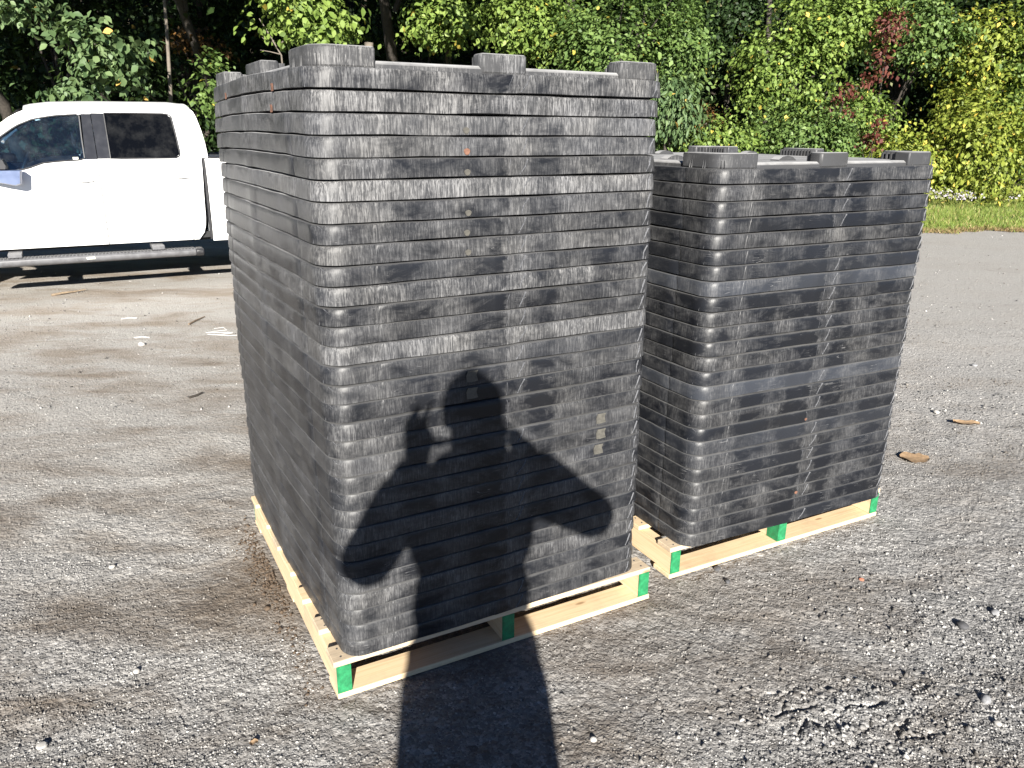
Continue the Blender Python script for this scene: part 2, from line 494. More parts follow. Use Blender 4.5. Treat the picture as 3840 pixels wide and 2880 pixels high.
def ground_z(x, y):
    x = np.asarray(x, float); y = np.asarray(y, float)
    z = n_a(x * 1.3, y * 1.3) * .016 + n_b(x * 6, y * 6) * .008 + n_c(x * 21, y * 21) * .005 + n_d(x * 60 + 9, y * 60) * .004
    # ruffled, broken crust on the right and clods on the left front
    m = np.exp(-(((x - .93) / .28) ** 2 + ((y - 1.76) / .14) ** 2))
    z = z + m * (n_b(x * 17, y * 17 + 40) * .007 + .001)
    m2 = np.exp(-(((x - 2.6) / .55) ** 2 + ((y - 4.3) / .5) ** 2))
    z = z + m2 * (n_c(x * 14, y * 14 + 11) * .030)
    near = (np.abs(x - .93) < .5) & (np.abs(y - 1.78) < .3)
    if near.any():
        xx, yy = x[near], y[near]
        jx = xx + n_c(xx * 40, yy * 40) * .016; jy = yy + n_d(xx * 40, yy * 40) * .016
        d = np.full(xx.shape, 9.0)
        for ln in CRACKS:
            for (ax, ay), (bx, by) in zip(ln, ln[1:]):
                ex, ey = bx - ax, by - ay
                t = np.clip(((jx - ax) * ex + (jy - ay) * ey) / (ex * ex + ey * ey), 0, 1)
                d = np.minimum(d, np.hypot(jx - ax - t * ex, jy - ay - t * ey))
        z = z.copy()
        z[near] += (-.012 * np.exp(-(d / .0040) ** 2) + .0030 * np.exp(-((d - .016) / .012) ** 2)) * np.clip(.55 + 1.6 * n_a(xx * 9, yy * 9), 0, 1.2)
    z = z - .006
    k = np.clip(np.minimum(foot(x, y, PA), foot(x, y, PB)) / .10, 0, 1)
    z = np.minimum(z, .012) * k + (1 - k) * np.minimum(z, -.0015)
    fr = np.hypot(x, y)
    return z * np.clip(1.6 - fr / 14, .35, 1)

def axis(lo, hi, step, far_lo, far_hi, grow):
    a = list(np.arange(lo, hi, step))
    s = step; p = a[-1]
    while p < far_hi: s = s * grow; p += s; a.append(p)
    s = step; p = a[0]; b = []
    while p > far_lo: s = s * grow; p -= s; b.append(p)
    return np.array(b[::-1] + a)
gx = axis(-1.7, 2.3, .0115, -220, 220, 1.07)
gy = axis(1.25, 3.1, .0115, -160, 300, 1.065)
gx = np.sort(np.concatenate([gx[(gx < .62) | (gx > 1.22)], np.arange(.62, 1.22, .0045)]))
gy = np.sort(np.concatenate([gy[(gy < 1.60) | (gy > 1.94)], np.arange(1.60, 1.94, .0045)]))
GX, GY = np.meshgrid(gx, gy, indexing='ij')
GZ = ground_z(GX.ravel(), GY.ravel())
idx = np.arange(GX.size).reshape(GX.shape)
Q = np.stack([idx[:-1, :-1].ravel(), idx[1:, :-1].ravel(), idx[1:, 1:].ravel(), idx[:-1, 1:].ravel()], 1)
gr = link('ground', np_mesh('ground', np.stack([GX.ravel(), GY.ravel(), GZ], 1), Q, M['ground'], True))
tag(gr, 'grey brown compacted gravel yard in sunlight', None, None, 'structure')

# loose stones: nobody could count them
def stones(name, xy, size, mat, lab, cat='gravel', seed=0):
    r = np.random.default_rng(seed)
    n = len(xy)
    base = np.array([(1,0,0),(0,1,0),(-1,0,0),(0,-1,0),(0,0,1),(0,0,-1)], float)
    tri = np.array([(0,1,4),(1,2,4),(2,3,4),(3,0,4),(1,0,5),(2,1,5),(3,2,5),(0,3,5)])
    a = r.random(n) * 6.283
    V = base[None] * (.6 + .55 * r.random((n, 6, 1))) + r.normal(0, .16, (n, 6, 3))
    V[:, :, 2] *= (.45 + .45 * r.random(n))[:, None]
    ca, sa = np.cos(a)[:, None], np.sin(a)[:, None]
    x = V[:, :, 0] * ca - V[:, :, 1] * sa; y = V[:, :, 0] * sa + V[:, :, 1] * ca
    V = np.stack([x, y, V[:, :, 2]], 2) * size[:, None, None]
    z = ground_z(xy[:, 0], xy[:, 1]) + size * .12
    V += np.stack([xy[:, 0], xy[:, 1], z], 1)[:, None]
    F = (tri[None] + (np.arange(n) * 6)[:, None, None]).reshape(-1, 3)
    o = link(name, np_mesh(name, V.reshape(-1, 3), F, mat))
    return tag(o, lab, cat, None, 'stuff')

def stain(t, co):
    n1 = noise(t, mapping(t, co, (.55, 1.5, 1), (0, 0, -.49)), 1.0, 5, .62, .5)
    n2 = noise(t, mapping(t, co, (1.6, 3.4, 1), (0, 0, -.49), (5, 2, 0)), 1.0, 5, .65, .4)
    return ramp(t, math_(t, 'ADD', math_(t, 'MULTIPLY', n1, .55), math_(t, 'MULTIPLY', n2, .45)), [(.45, 0.0), (.60, 1.0)])
def stone_mat():
    m, t, p = mat_new('loose_gravel')
    r = N(t, 'ShaderNodeNewGeometry').outputs['Random Per Island']
    c = ramp(t, r, [(0, (.06, .06, .06)), (.4, (.165, .162, .157)), (.75, (.28, .273, .263)), (.95, (.41, .40, .38)), (1, (.60, .58, .55))])
    co = N(t, 'ShaderNodeTexCoord').outputs['Object']
    c = mix(t, math_(t, 'MULTIPLY', stain(t, co), .65), c, (.095, .072, .050))
    L(t, c, p.inputs['Base Color'])
    p.inputs['Roughness'].default_value = .85
    p.inputs['Specular IOR Level'].default_value = .25
    return m
M['gravel'] = stone_mat()
def out_of_feet(xy):
    return xy[np.minimum(foot(xy[:, 0], xy[:, 1], PA), foot(xy[:, 0], xy[:, 1], PB)) > .012]
nst = 175000
D_ = 1.25 + 5.2 * rng.random(nst) ** 1.75
xy = np.stack([(rng.random(nst) * 1.5 - .75) * (D_ + .15), D_], 1)
keep = rng.random(nst) < np.clip(.80 + 1.3 * n_a(xy[:, 0] * 1.1 + 30, xy[:, 1] * 1.1) + .8 * n_b(xy[:, 0] * 5, xy[:, 1] * 5), .15, 1)
xy = out_of_feet(xy[keep])
stones('loose_gravel', xy, .0019 + .0036 * rng.random(len(xy)) ** 2.0, M['gravel'], 'fine loose gravel strewn over the yard', seed=3)
nst = 9000
D_ = 4.2 + 9.0 * rng.random(nst) ** 1.3
xy = np.stack([(rng.random(nst) * 1.5 - .75) * D_, D_], 1)
keep = (rng.random(nst) < np.clip(.6 + 1.4 * n_a(xy[:, 0] * .7 + 11, xy[:, 1] * .7), .05, 1)) & (xy[:, 1] < 12.9)
xy = out_of_feet(xy[keep])
stones('scattered_gravel', xy, .004 + .010 * rng.random(len(xy)) ** 2.5, M['gravel'], 'loose stones scattered over the far part of the yard', seed=31)
# coarser stones in the churned patch on the right
nst = 1500
xy = np.stack([rng.normal(1.5, .42, nst), rng.normal(2.15, .35, nst)], 1)
xy2 = np.stack([rng.normal(2.7, .6, 900), rng.normal(4.3, .5, 900)], 1)
xy = out_of_feet(np.concatenate([xy, xy2]))
stones('coarse_gravel', xy, .0042 + .0065 * rng.random(len(xy)) ** 2.5, M['gravel'], 'coarser grey stones in the churned patch on the right', seed=5)
# brown crumbs along the left side of the near pallet
def pal_pt(P, u, v, z=0):
    c, s = math.cos(P[2]), math.sin(P[2])
    return (P[0] + c * u - s * v, P[1] + s * u + c * v, z)
nst = 800
uu = -.015 - np.abs(rng.normal(0, .035, nst)); vv = np.where(rng.random(nst) < .7, rng.normal(.78, .17, nst), rng.random(nst) * 1.2)
xy = np.array([pal_pt(PA, a, b)[:2] for a, b in zip(uu, vv)])
stones('dirt_crumbs', xy, .0025 + .0085 * rng.random(nst) ** 3, M['clod'], 'dark brown dirt crumbs along the left side of the near pallet', 'dirt', seed=6)
xy = np.stack([rng.normal(.93, .25, 500), rng.normal(1.76, .1, 500)], 1)
stones('crust_crumbs', xy, .004 + .008 * rng.random(500) ** 2, M['gravel'], 'crumbs of broken crust around the cracks at lower right', 'gravel', seed=9)

# ================================================================== PALLETS
def board(name, x0, x1, y0, y1, z0, z1, mat, parent, along='x'):
    """a plank whose local x is its grain"""
    lx, ly = (x1 - x0, y1 - y0) if along == 'x' else (y1 - y0, x1 - x0)
    b = MB().box(0, lx, 0, ly, 0, z1 - z0)
    o = b.build(name, mat, parent, bevel=.0018, seg=1)
    if along == 'x': o.location = (x0, y0, z0)
    else: o.location = (x1, y0, z0); o.rotation_euler = (0, 0, math.pi / 2)
    return o

def pallet(P, label, tops, bottoms, wrap_mid, seed):
    r = random.Random(seed)
    W, Lg, H = PALLET['W'], PALLET['L'], PALLET['H']
    root = empty('wooden_pallet', (P[0], P[1], 0), P[2], label, 'pallet', 'new wooden pallets under the lid stacks')
    zt = H - .018
    sw = .040
    for i, x in enumerate((0.004, W / 2 - sw / 2, W - sw - .004)):
        st = board('stringer', x, x + sw, .004, Lg - .006, .0175, zt - .0005, M['wood'], root, 'y')
        # painted end, wrapped a little round the corner
        deep = .055 if (wrap_mid and i == 1) else .0025
        e = MB()
        e.box(-.0022, .0002, -.0006, sw + .0006, .0004, zt - .0185)
        if deep > .01: e.box(.0002, deep, sw, sw + .0008, .0004, zt - .0185)
        e.build('green_painted_end', M['green_paint'], st)
        st2 = e.build('green_painted_end', M['green_paint'], st)
        st2.location = (Lg - .010, sw, 0); st2.rotation_euler = (0, 0, math.pi)
    for y0, y1 in tops:
        j = r.uniform(-.004, .004)
        o = board('top_board', j - .002, W + j + .002 * r.random(), y0, y1, zt, H - .0003 - r.uniform(0, .0012), M['wood'] if r.random() < .6 else M['wood_grey'], root)
        nails = MB()
        for x in (.024, W / 2, W - .024):
            for q in (.25, .75):
                nails.prism([(x - j + .003 * math.cos(a), (y1 - y0) * q + .003 * math.sin(a)) for a in np.linspace(0, 5.5, 7)], .0165, .0186)
        nails.build('nail_heads', M['dark_stone'], o)['kind'] = 'stuff'
    for y0, y1 in bottoms:
        j = r.uniform(-.006, .006)
        board('bottom_board', j, W + j, y0, y1, .0, .0172, M['wood'], root)
    return root
pallet(PA, 'pale wooden pallet with green stringer ends under the taller stack, crossed by the shadow',
       [(0, .078), (.165, .238), (.345, .425), (.525, .61), (.715, .80), (.895, .965), (1.085, 1.175)],
       [(0, .092), (.54, .635), (1.08, 1.175)], False, 3)
pallet(PB, 'pale wooden pallet with green stringer ends under the shorter stack behind',
       [(0, .075), (.185, .265), (.36, .44), (.54, .62), (.72, .80), (.90, .98), (1.085, 1.175)],
       [(0, .092), (.54, .635), (1.08, 1.175)], True, 8)

# ================================================================== LIDS
LW, LL, LR = 1.0086, 1.2372, 0.067
PITCH_A, PITCH_B = 0.0495, 0.0498
def outline(off, rad, wob=None, detail=True, bow=(.004, .011)):
    """closed outline (ccw from the front left corner's end) with shallow recessed panels along the sides"""
    pts = []
    sides = [((0, 0), (1, 0), LW, bow[0]), ((LW, 0), (0, 1), LL, bow[1]), ((LW, LL), (-1, 0), LW, bow[0]), ((0, LL), (0, -1), LL, bow[1])]
    for (ox, oy), (dx, dy), ln, bw in sides:
        nx, ny = dy, -dx                                         # outward
        s = [rad + .004]
        if detail:
            br = [.0795, .081, .087, .0885, .140, .330, .445, .452, .515, .522, .62, .70, .80, .865, .9115, .913, .919, .9205]
            s += sorted([rad + (ln - 2 * rad) * b for b in br] + list(np.linspace(rad, ln - rad, 14)[1:-1]))
        else: s += list(np.linspace(rad, ln - rad, 10)[1:-1])
        s.append(ln - rad - .004)
        for a in s:
            q = (a - rad) / (ln - 2 * rad)
            o = off
            if detail:
                if .0805 < q < .0875 or .9125 < q < .9195: o -= .0009    # faint groove
                elif .14 <= q < .446 or .522 <= q < .862: o -= .0011   # flat recessed panels
                elif .45 < q < .516: o += .0006
            o += bw * math.sin(math.pi * q)
            pts.append((ox + dx * a + nx * o, oy + dy * a + ny * o))
        # corner after this side
        cx, cy = ox + dx * (ln - rad) - nx * rad, oy + dy * (ln - rad) - ny * rad
        a0 = math.atan2(ny, nx)
        for k in range(9):
            an = a0 + math.pi / 2 * k / 8
            pts.append((cx + (rad + off) * math.cos(an), cy + (rad + off) * math.sin(an)))
    return pts

PROFILE = [(-.030, -.0036, .058), (-.0105, .0036, .057), (-.0012, .0003, .057), (.0002, .0010, .058), (.0006, .014, .060), (.0003, .030, .064),
           (-.0008, .0418, .068), (-.0018, .0440, .069), (-.0044, .0453, .070), (-.016, .0455, .071), (-.060, .0455, .071)]
def lid_shell(seed, cap=True, wob=.0017, warp=.0):
    r = np.random.default_rng(seed)
    mb = MB()
    rows = []
    nv = VNoise(seed + 50)
    for i, (off, z, rad) in enumerate(PROFILE):
        ring = outline(off, rad)
        row = []
        for k, (x, y) in enumerate(ring):
            s = x * 1.7 + y * 2.3 + (40 if i > 4 else 0)
            dz = float(nv(np.array(s * 4.0), np.array(3.3 + seed))) * wob * 2 + float(nv(np.array(s * 21.0), np.array(9.1))) * wob * .8
            wz = warp * math.sin(math.pi * min(max(y / LL, 0), 1)) * abs(2 * x / LW - 1) ** 1.5
            row.append((x, y, z + dz * (1 if i > 0 else 0) + wz))
        rows.append(row)
    mb.grid(rows, close_u=True)
    n = len(rows[0])
    if cap: mb.f.append(tuple((len(rows) - 1) * n + k for k in range(n)))
    mb.r0 = len(mb.f)
    def ridge(pts, out, h=.0028, w=.0022):
        # a raised moulding line: pts on the surface, out = outward direction at each
        P_ = [Vector(p) for p in pts]
        vs = []
        for i, (p, o_) in enumerate(zip(P_, out)):
            o_ = Vector(o_)
            t_ = (P_[min(i + 1, len(P_) - 1)] - P_[max(i - 1, 0)]).normalized()
            sd_ = t_.cross(o_).normalized() * w
            vs += [p - sd_ - o_ * .002, p + o_ * h, p + sd_ - o_ * .002]
        fs = []
        for i in range(len(P_) - 1):
            a_ = 3 * i
            fs += [(a_, a_ + 3, a_ + 4, a_ + 1), (a_ + 1, a_ + 4, a_ + 5, a_ + 2), (a_ + 2, a_ + 5, a_ + 3, a_)]
        e_ = len(vs)
        fs += [(0, 1, 2), (e_ - 1, e_ - 2, e_ - 3)]
        mb.add(vs, fs)
    sides_ = [((0, 0), (1, 0), LW, .004), ((LW, 0), (0, 1), LL, .011), ((LW, LL), (-1, 0), LW, .004), ((0, LL), (0, -1), LL, .011)]
    rr2 = random.Random(seed)
    for (ox, oy), (dx, dy), ln, bw in sides_:
        nx_, ny_ = dy, -dx
        for u0, u1 in ((.497, .500), (.532, .556), (.945, .958)):
            if rr2.random() < .12 or dx == 0: continue
            pts = []
            for zz, uu_ in ((.003, u0 + rr2.uniform(-.006, .006)), (.022, (u0 + u1) / 2 + rr2.uniform(-.003, .003)), (.0415, u1 + rr2.uniform(-.006, .006))):
                q_ = bw * math.sin(math.pi * uu_)
                xx_, yy_ = ox + dx * ln * uu_ + nx_ * q_, oy + dy * ln * uu_ + ny_ * q_
                pts.append((xx_, yy_, zz + warp * math.sin(math.pi * min(max(yy_ / LL, 0), 1)) * abs(2 * xx_ / LW - 1) ** 1.5))
            ridge(pts, [(nx_, ny_, 0)] * 3, .0016 if u0 < .9 else .0010)
        # crescent on the rounded corner that follows this side (and its mirror image), its highlight painted in lighter grey
        for mir in (0, 1):
            pts, out = [], []
            for k_ in range(7):
                t_ = k_ / 6
                zz = .043 - .041 * t_
                an = math.atan2(ny_, nx_) + math.pi / 2 * (.20 + .42 * (1 - t_) ** 1.6 if not mir else .80 - .42 * (1 - t_) ** 1.6)
                rd = .070 - .012 * t_
                cx_, cy_ = ox + dx * (ln - rd) - nx_ * rd, oy + dy * (ln - rd) - ny_ * rd
                ro = rd + .0004
                pts.append((cx_ + ro * math.cos(an), cy_ + ro * math.sin(an), zz)); out.append((math.cos(an), math.sin(an), 0))
            ridge(pts, out, .0006, .0013)
    mb.r1 = len(mb.f)
    mb.f.append(tuple(range(n - 1, -1, -1)))
    return mb
def shell_mesh(seed, name, warp=.0):
    mb = lid_shell(seed, warp=warp)
    me = mb.mesh(name, M['plastic'], 32)
    me.materials.append(M['rubbed_glint'])
    for i in range(mb.r0, mb.r1): me.polygons[i].material_index = 1
    return me
LID_MESHES = [shell_mesh(s, 'lid_shell') for s in (11, 12, 13, 14, 15)]
TOP_SHELL = shell_mesh(21, 'top_lid_shell')
WARP = lambda k: .0085 * max(0.0, 1 - k / 15.0)

def rounded(x0, x1, y0, y1, r, n=5):
    p = []
    for cx, cy, a in ((x1 - r, y0 + r, -90), (x1 - r, y1 - r, 0), (x0 + r, y1 - r, 90), (x0 + r, y0 + r, 180)):
        for k in range(n): 
            q = R_(a + 90 * k / (n - 1)); p.append((cx + r * math.cos(q), cy + r * math.sin(q)))
    return p
RIM = .0455
def top_parts(root):
    """raised deck, L-shaped corner blocks and side blocks of a lid's upper side"""
    zd, zb = RIM + .017, RIM + .046
    d = MB()
    rows = []
    for ins, z in ((.020, RIM - .004), (.021, RIM + .009), (.026, zd - .003), (.032, zd)):
        rows.append([(x, y, z) for x, y in rounded(ins, LW - ins, ins, LL - ins, .06, 7)])
    rows.append([(x, y, zd - .0005) for x, y in rounded(.09, LW - .09, .09, LL - .09, .05, 7)])
    rows.append([(x, y, zd - .003) for x, y in rounded(.105, LW - .105, .105, LL - .105, .045, 7)])
    d.grid(rows, close_u=True)
    n = len(rows[0])
    d.f.append(tuple((len(rows) - 1) * n + k for k in range(n)))
    d.build('deck', M['plastic'], root, 35)
    # half-round bumps on the deck
    for x, y in ((.13, .40), (.13, .84), (.47, .22), (LW - .13, .40), (LW - .13, .84), (.55, LL - .22)):
        b = MB(); rows = []
        for i in range(7):
            q = math.pi * i / 6
            rows.append([(x - .045 * math.cos(q), y + s * .02, zd - .012 + .026 * math.sin(q)) for s in (-1, 1)])
        b.grid(rows)
        b.f.append(tuple(2 * i for i in range(7))); b.f.append(tuple(2 * i + 1 for i in range(6, -1, -1)))
        b.build('half_round_bump', M['plastic'], root, 30)
    ins, th = .011, .062
    def block(poly, slots):
        b = MB()
        b.prism(poly, RIM - .002, zb)
        o = b.build('raised_block', M['plastic'], root, 40, bevel=.006, seg=2)
        s = MB()
        for (x, y, nx, ny) in slots:
            tx, ty = -ny, nx
            for g in (-.005, .005):
                s.add([(x + tx * (g - .0013), y + ty * (g - .0013), RIM), (x + tx * (g + .0013), y + ty * (g + .0013), RIM), (x + nx * .0026 + tx * g, y + ny * .0026 + ty * g, RIM),
                       (x + tx * (g - .0013), y + ty * (g - .0013), RIM + .026), (x + tx * (g + .0013), y + ty * (g + .0013), RIM + .026)],
                      [(0, 2, 3), (2, 4, 3), (2, 1, 4)])
        if slots:
            so = s.build('moulded_slot_ribs', M['plastic'], o); so['kind'] = 'stuff'
        return o
    ribm = MB().box(-.0035, .0035, 0, .016, RIM, RIM + .040).mesh('rib', M['plastic'])
    def ribs(o, p, q, nrm):
        ln = math.hypot(q[0] - p[0], q[1] - p[1]); k = max(2, int(ln / .0165))
        for i in range(k):
            t = (i + .5) / k
            r = link('rib', ribm, o)
            r.location = (p[0] + (q[0] - p[0]) * t, p[1] + (q[1] - p[1]) * t, 0)
            r.rotation_euler = (0, 0, math.atan2(nrm[1], nrm[0]) - math.pi / 2)
    # corner blocks: quarter-turn copies of one L
    ax, ay = .150, .185
    for sx, sy in ((0, 0), (1, 0), (1, 1), (0, 1)):
        fx = (lambda x: x) if sx == 0 else (lambda x: LW - x)
        fy = (lambda y: y) if sy == 0 else (lambda y: LL - y)
        r = .058
        poly = [(ins + r - r * math.cos(math.pi / 2 * k / 6), ins + r - r * math.sin(math.pi / 2 * k / 6)) for k in range(7)]
        poly += [(ins + ax, ins), (ins + ax, ins + th), (ins + th, ins + th), (ins + th, ins + ay), (ins, ins + ay)]
        poly = [(fx(a), fy(b)) for a, b in poly]
        sl = [(.030, .0195, -.5, -.85), (.086, ins, 0, -1), (.146, ins, 0, -1), (ins, .086, -1, 0), (ins, .15, -1, 0)]
        sl = [(fx(a), fy(b), c * (1 if sx == 0 else -1), e * (1 if sy == 0 else -1)) for a, b, c, e in sl]
        o = block(poly, sl)
        p, q = (fx(ins + th + .010), fy(ins + th)), (fx(ins + ax - .004), fy(ins + th))
        ribs(o, p, q, (0, 1 if sy == 0 else -1))
        p, q = (fx(ins + th), fy(ins + th + .010)), (fx(ins + th), fy(ins + ay - .004))
        ribs(o, p, q, (1 if sx == 0 else -1, 0))
    for (x0, x1, y0, y1, nrm, p, q) in (
            (.432, .562, ins + .004, ins + .058, (0, 1), (.436, ins + .058), (.558, ins + .058)),
            (.432, .562, LL - ins - .058, LL - ins - .004, (0, -1), (.436, LL - ins - .058), (.558, LL - ins - .058)),
            (ins + .004, ins + .058, .52, .71, (1, 0), (ins + .058, .524), (ins + .058, .706)),
            (LW - ins - .058, LW - ins - .004, .52, .71, (-1, 0), (LW - ins - .058, .524), (LW - ins - .058, .706))):
        o = block(rounded(x0, x1, y0, y1, .010, 3), [])
        ribs(o, p, q, nrm)

ORD = ['topmost', 'second', 'third', 'fourth', 'fifth', 'sixth', 'seventh', 'eighth', 'ninth', 'tenth', 'eleventh', 'twelfth', 'thirteenth', 'fourteenth', 'fifteenth',
       'sixteenth', 'seventeenth', 'eighteenth', 'nineteenth', 'twentieth', 'twenty-first', 'twenty-second', 'twenty-third', 'twenty-fourth', 'twenty-fifth', 'twenty-sixth',
       'twenty-seventh', 'twenty-eighth', 'twenty-ninth', 'thirtieth', 'thirty-first']
def stack(n, x, y, yaw, pitch, which, dusty, blue, lean, seed, group):
    r = random.Random(seed)
    out = []
    c, s = math.cos(yaw), math.sin(yaw)
    for k in range(n):
        z = PALLET['H'] + (n - 1 - k) * pitch
        h = (n - 1 - k) / n
        du, dv = r.uniform(-.0024, .0024) + lean * h, r.uniform(-.0028, .0028)
        rz = yaw + r.uniform(-.0018, .0018)
        # turn about the middle of the lid
        mx, my = LW / 2, LL / 2
        px = x + c * (mx + du) - s * (my + dv); py = y + s * (mx + du) + c * (my + dv)
        cc, ss = math.cos(rz), math.sin(rz)
        loc = (px - cc * mx + ss * my, py - ss * mx - cc * my, z)
        look = 'chalky grey scuffed' if k in dusty else ('bluish grey' if blue.get(k, 0) > .5 else 'black')
        if k == 0: lab = f'{look} plastic container lid with raised corner blocks, topmost of the {which} stack'
        elif k == n - 1: lab = f'{look} plastic container lid at the very bottom of the {which} stack, on the pallet'
        else: lab = f'{look} plastic container lid, {ORD[k]} from the top of the {which} stack'
        if k == 0:
            o = empty('container_lid', loc, rz, lab, 'lid', group)
            sh = link('rim', shell_mesh(22, 'top_lid_shell', WARP(0)) if which == 'taller' else TOP_SHELL, o)
            top_parts(o)
        else:
            o = link('container_lid', shell_mesh(30 + k, 'lid_shell', WARP(k)) if which == 'taller' and k < 15 else LID_MESHES[r.randrange(5)])
            o.location = loc; o.rotation_euler = (0, 0, rz)
            tag(o, lab, 'lid', group)
            sh = o
        top_ = max(0.0, 1 - k / 13.0) if which == 'taller' else .2 * max(0.0, 1 - k / 16.0)
        d = (r.uniform(.18, .42) if which == 'taller' else r.uniform(.03, .26)) + .20 * top_
        if k in dusty: d = r.uniform(.50, .66) - (.10 if k > 5 else 0)
        col = (d, blue[k] if k in blue else r.uniform(0, .12), min(1, r.uniform(.15, .45) + .50 * top_ + (.5 if k in dusty else 0)), 1)
        sh.color = col
        for ch in o.children_recursive: ch.color = (d * .9, col[1], col[2], 1)
        out.append(o)
    return out
stackA = stack(31, -0.4516, 1.8294, 0.5121, PITCH_A, 'taller', {0, 1, 5, 10, 13}, {}, .0, 4, 'lids of the taller stack')
stackB = stack(26, 0.6112, 2.4466, 0.4602, PITCH_B, 'shorter', set(), {7: .6, 14: .65, 18: .3, 6: .2}, .012, 5, 'lids of the shorter stack')
stackA[0].location.x += .004

def mark(lid, u, z, w, h, mat, name, side='front', rnd=True):
    """a flat paint or glue mark on a lid's side"""
    b = MB()
    if rnd: poly = [(w / 2 * math.cos(a) * (1 + .12 * math.sin(3 * a)), h / 2 * math.sin(a)) for a in np.linspace(0, 6.283, 13)[:-1]]
    else: poly = [(-w / 2, -h / 2), (-w * .1, -h * .55), (w / 2, -h / 2), (w * .35, h * .1), (w * .5, h / 2), (-w * .4, h * .5), (-w * .55, h * .1)]
    sk = .0012
    if side == 'front':
        q = u / LW
        y = -.004 * math.sin(math.pi * q) - .0006
        b.prism(poly, 0, .0008, lambda a, c_, e: (u + a, y - e, z + c_))
    else:
        q = u / LL
        x = -.011 * math.sin(math.pi * q) - .0006
        b.prism(poly, 0, .0008, lambda a, c_, e: (x - e, u + a, z + c_))
    return b.build(name, mat, lid)
for k, c in ((2, 'cream_mark'), (3, 'orange_mark'), (4, 'cream_mark'), (6, 'cream_mark'), (7, 'cream_mark'), (8, 'cream_mark')):
    mark(stackA[k], .385, .011, .017, .016, M[c], 'paint_dot')
for k, u in ((0, .30), (1, .315), (0, .92)):
    mark(stackA[k], u, .012, .022, .018, M['orange_mark'], 'orange_mark', 'left', False)
for k, u in ((15, .395), (16, .396), (19, .83), (20, .83), (21, .82)):
    mark(stackA[k], u, .026, .034, .030, M['cream_mark'], 'dried_glue_drip', 'front', False)
for k, u in ((1, .46), (2, .47), (3, .50)):
    mark(stackB[k], u, .014, .03, .012, M['orange_mark'], 'orange_mark', 'left', False)
mark(stackB[23], .50, .020, .015, .012, M['orange_mark'], 'paint_dot')
mark(stackB[17], .50, .012, .012, .010, M['orange_mark'], 'paint_dot')

# ================================================================== PICKUP TRUCK
M['white_paint'] = simple('white_car_paint', (.80, .80, .79), .28, var=.01, scale=3)
M['black_trim'] = simple('black_trim', (.02, .02, .022), .45, var=.2)
M['gloss_black'] = simple('gloss_black_pillar', (.025, .026, .03), .15, var=.1)
M['rubber'] = simple('tyre_rubber', (.018, .018, .018), .85, var=.3, bmp=.3)
M['alloy'] = simple('silver_alloy', (.55, .56, .57), .3, .9, var=.08)
M['bar_metal'] = simple('grey_step_bar', (.11, .11, .115), .5, .2, var=.2, scale=20)
M['mirror_shell'] = simple('sky_tinted_mirror_shell', (.10, .13, .22), .35, var=.1)
M['chrome'] = simple('chrome', (.7, .7, .7), .1, 1.0, var=.03)
M['seat'] = simple('grey_seat_cloth', (.09, .09, .095), .85, var=.2)
M['interior'] = simple('grey_cab_plastic', (.16, .165, .17), .7, var=.15)
M['underbody'] = simple('dark_underbody', (.015, .015, .015), .8, var=.4)
M['red_lens'] = simple('red_lens', (.35, .01, .01), .15, var=.1)
M['clear_lens'] = simple('clear_lens', (.6, .62, .65), .1, var=.05)
M['sticker'] = simple('white_sticker', (.7, .72, .6), .6, var=.2, scale=80)
def make_glass(name, tint, refl):
    m, t, p = mat_new(name)
    t.nodes.remove(p)
    tr = N(t, 'ShaderNodeBsdfTransparent'); tr.inputs[0].default_value = (*tint, 1)
    gl = N(t, 'ShaderNodeBsdfGlossy'); gl.inputs['Roughness'].default_value = .02; gl.inputs['Color'].default_value = (.9, .95, 1, 1)
    fr = N(t, 'ShaderNodeFresnel', ins={'IOR': refl})
    co = N(t, 'ShaderNodeTexCoord').outputs['Object']
    df = N(t, 'ShaderNodeBsdfDiffuse'); df.inputs[0].default_value = (.5, .5, .48, 1)
    ms = N(t, 'ShaderNodeMixShader'); L(t, fr.outputs[0], ms.inputs[0]); L(t, tr.outputs[0], ms.inputs[1]); L(t, gl.outputs[0], ms.inputs[2])
    m2 = N(t, 'ShaderNodeMixShader'); L(t, ramp(t, noise(t, co, 7, 5, .7), [(.45, .004), (.8, .035)]), m2.inputs[0])
    L(t, ms.outputs[0], m2.inputs[1]); L(t, df.outputs[0], m2.inputs[2])
    L(t, m2.outputs[0], t.nodes['Material Output'].inputs['Surface'])
    return m
M['glass'] = make_glass('clear_car_glass', (.55, .70, .80), 1.7)
M['dark_glass'] = make_glass('privacy_car_glass', (.045, .045, .055), 1.45)

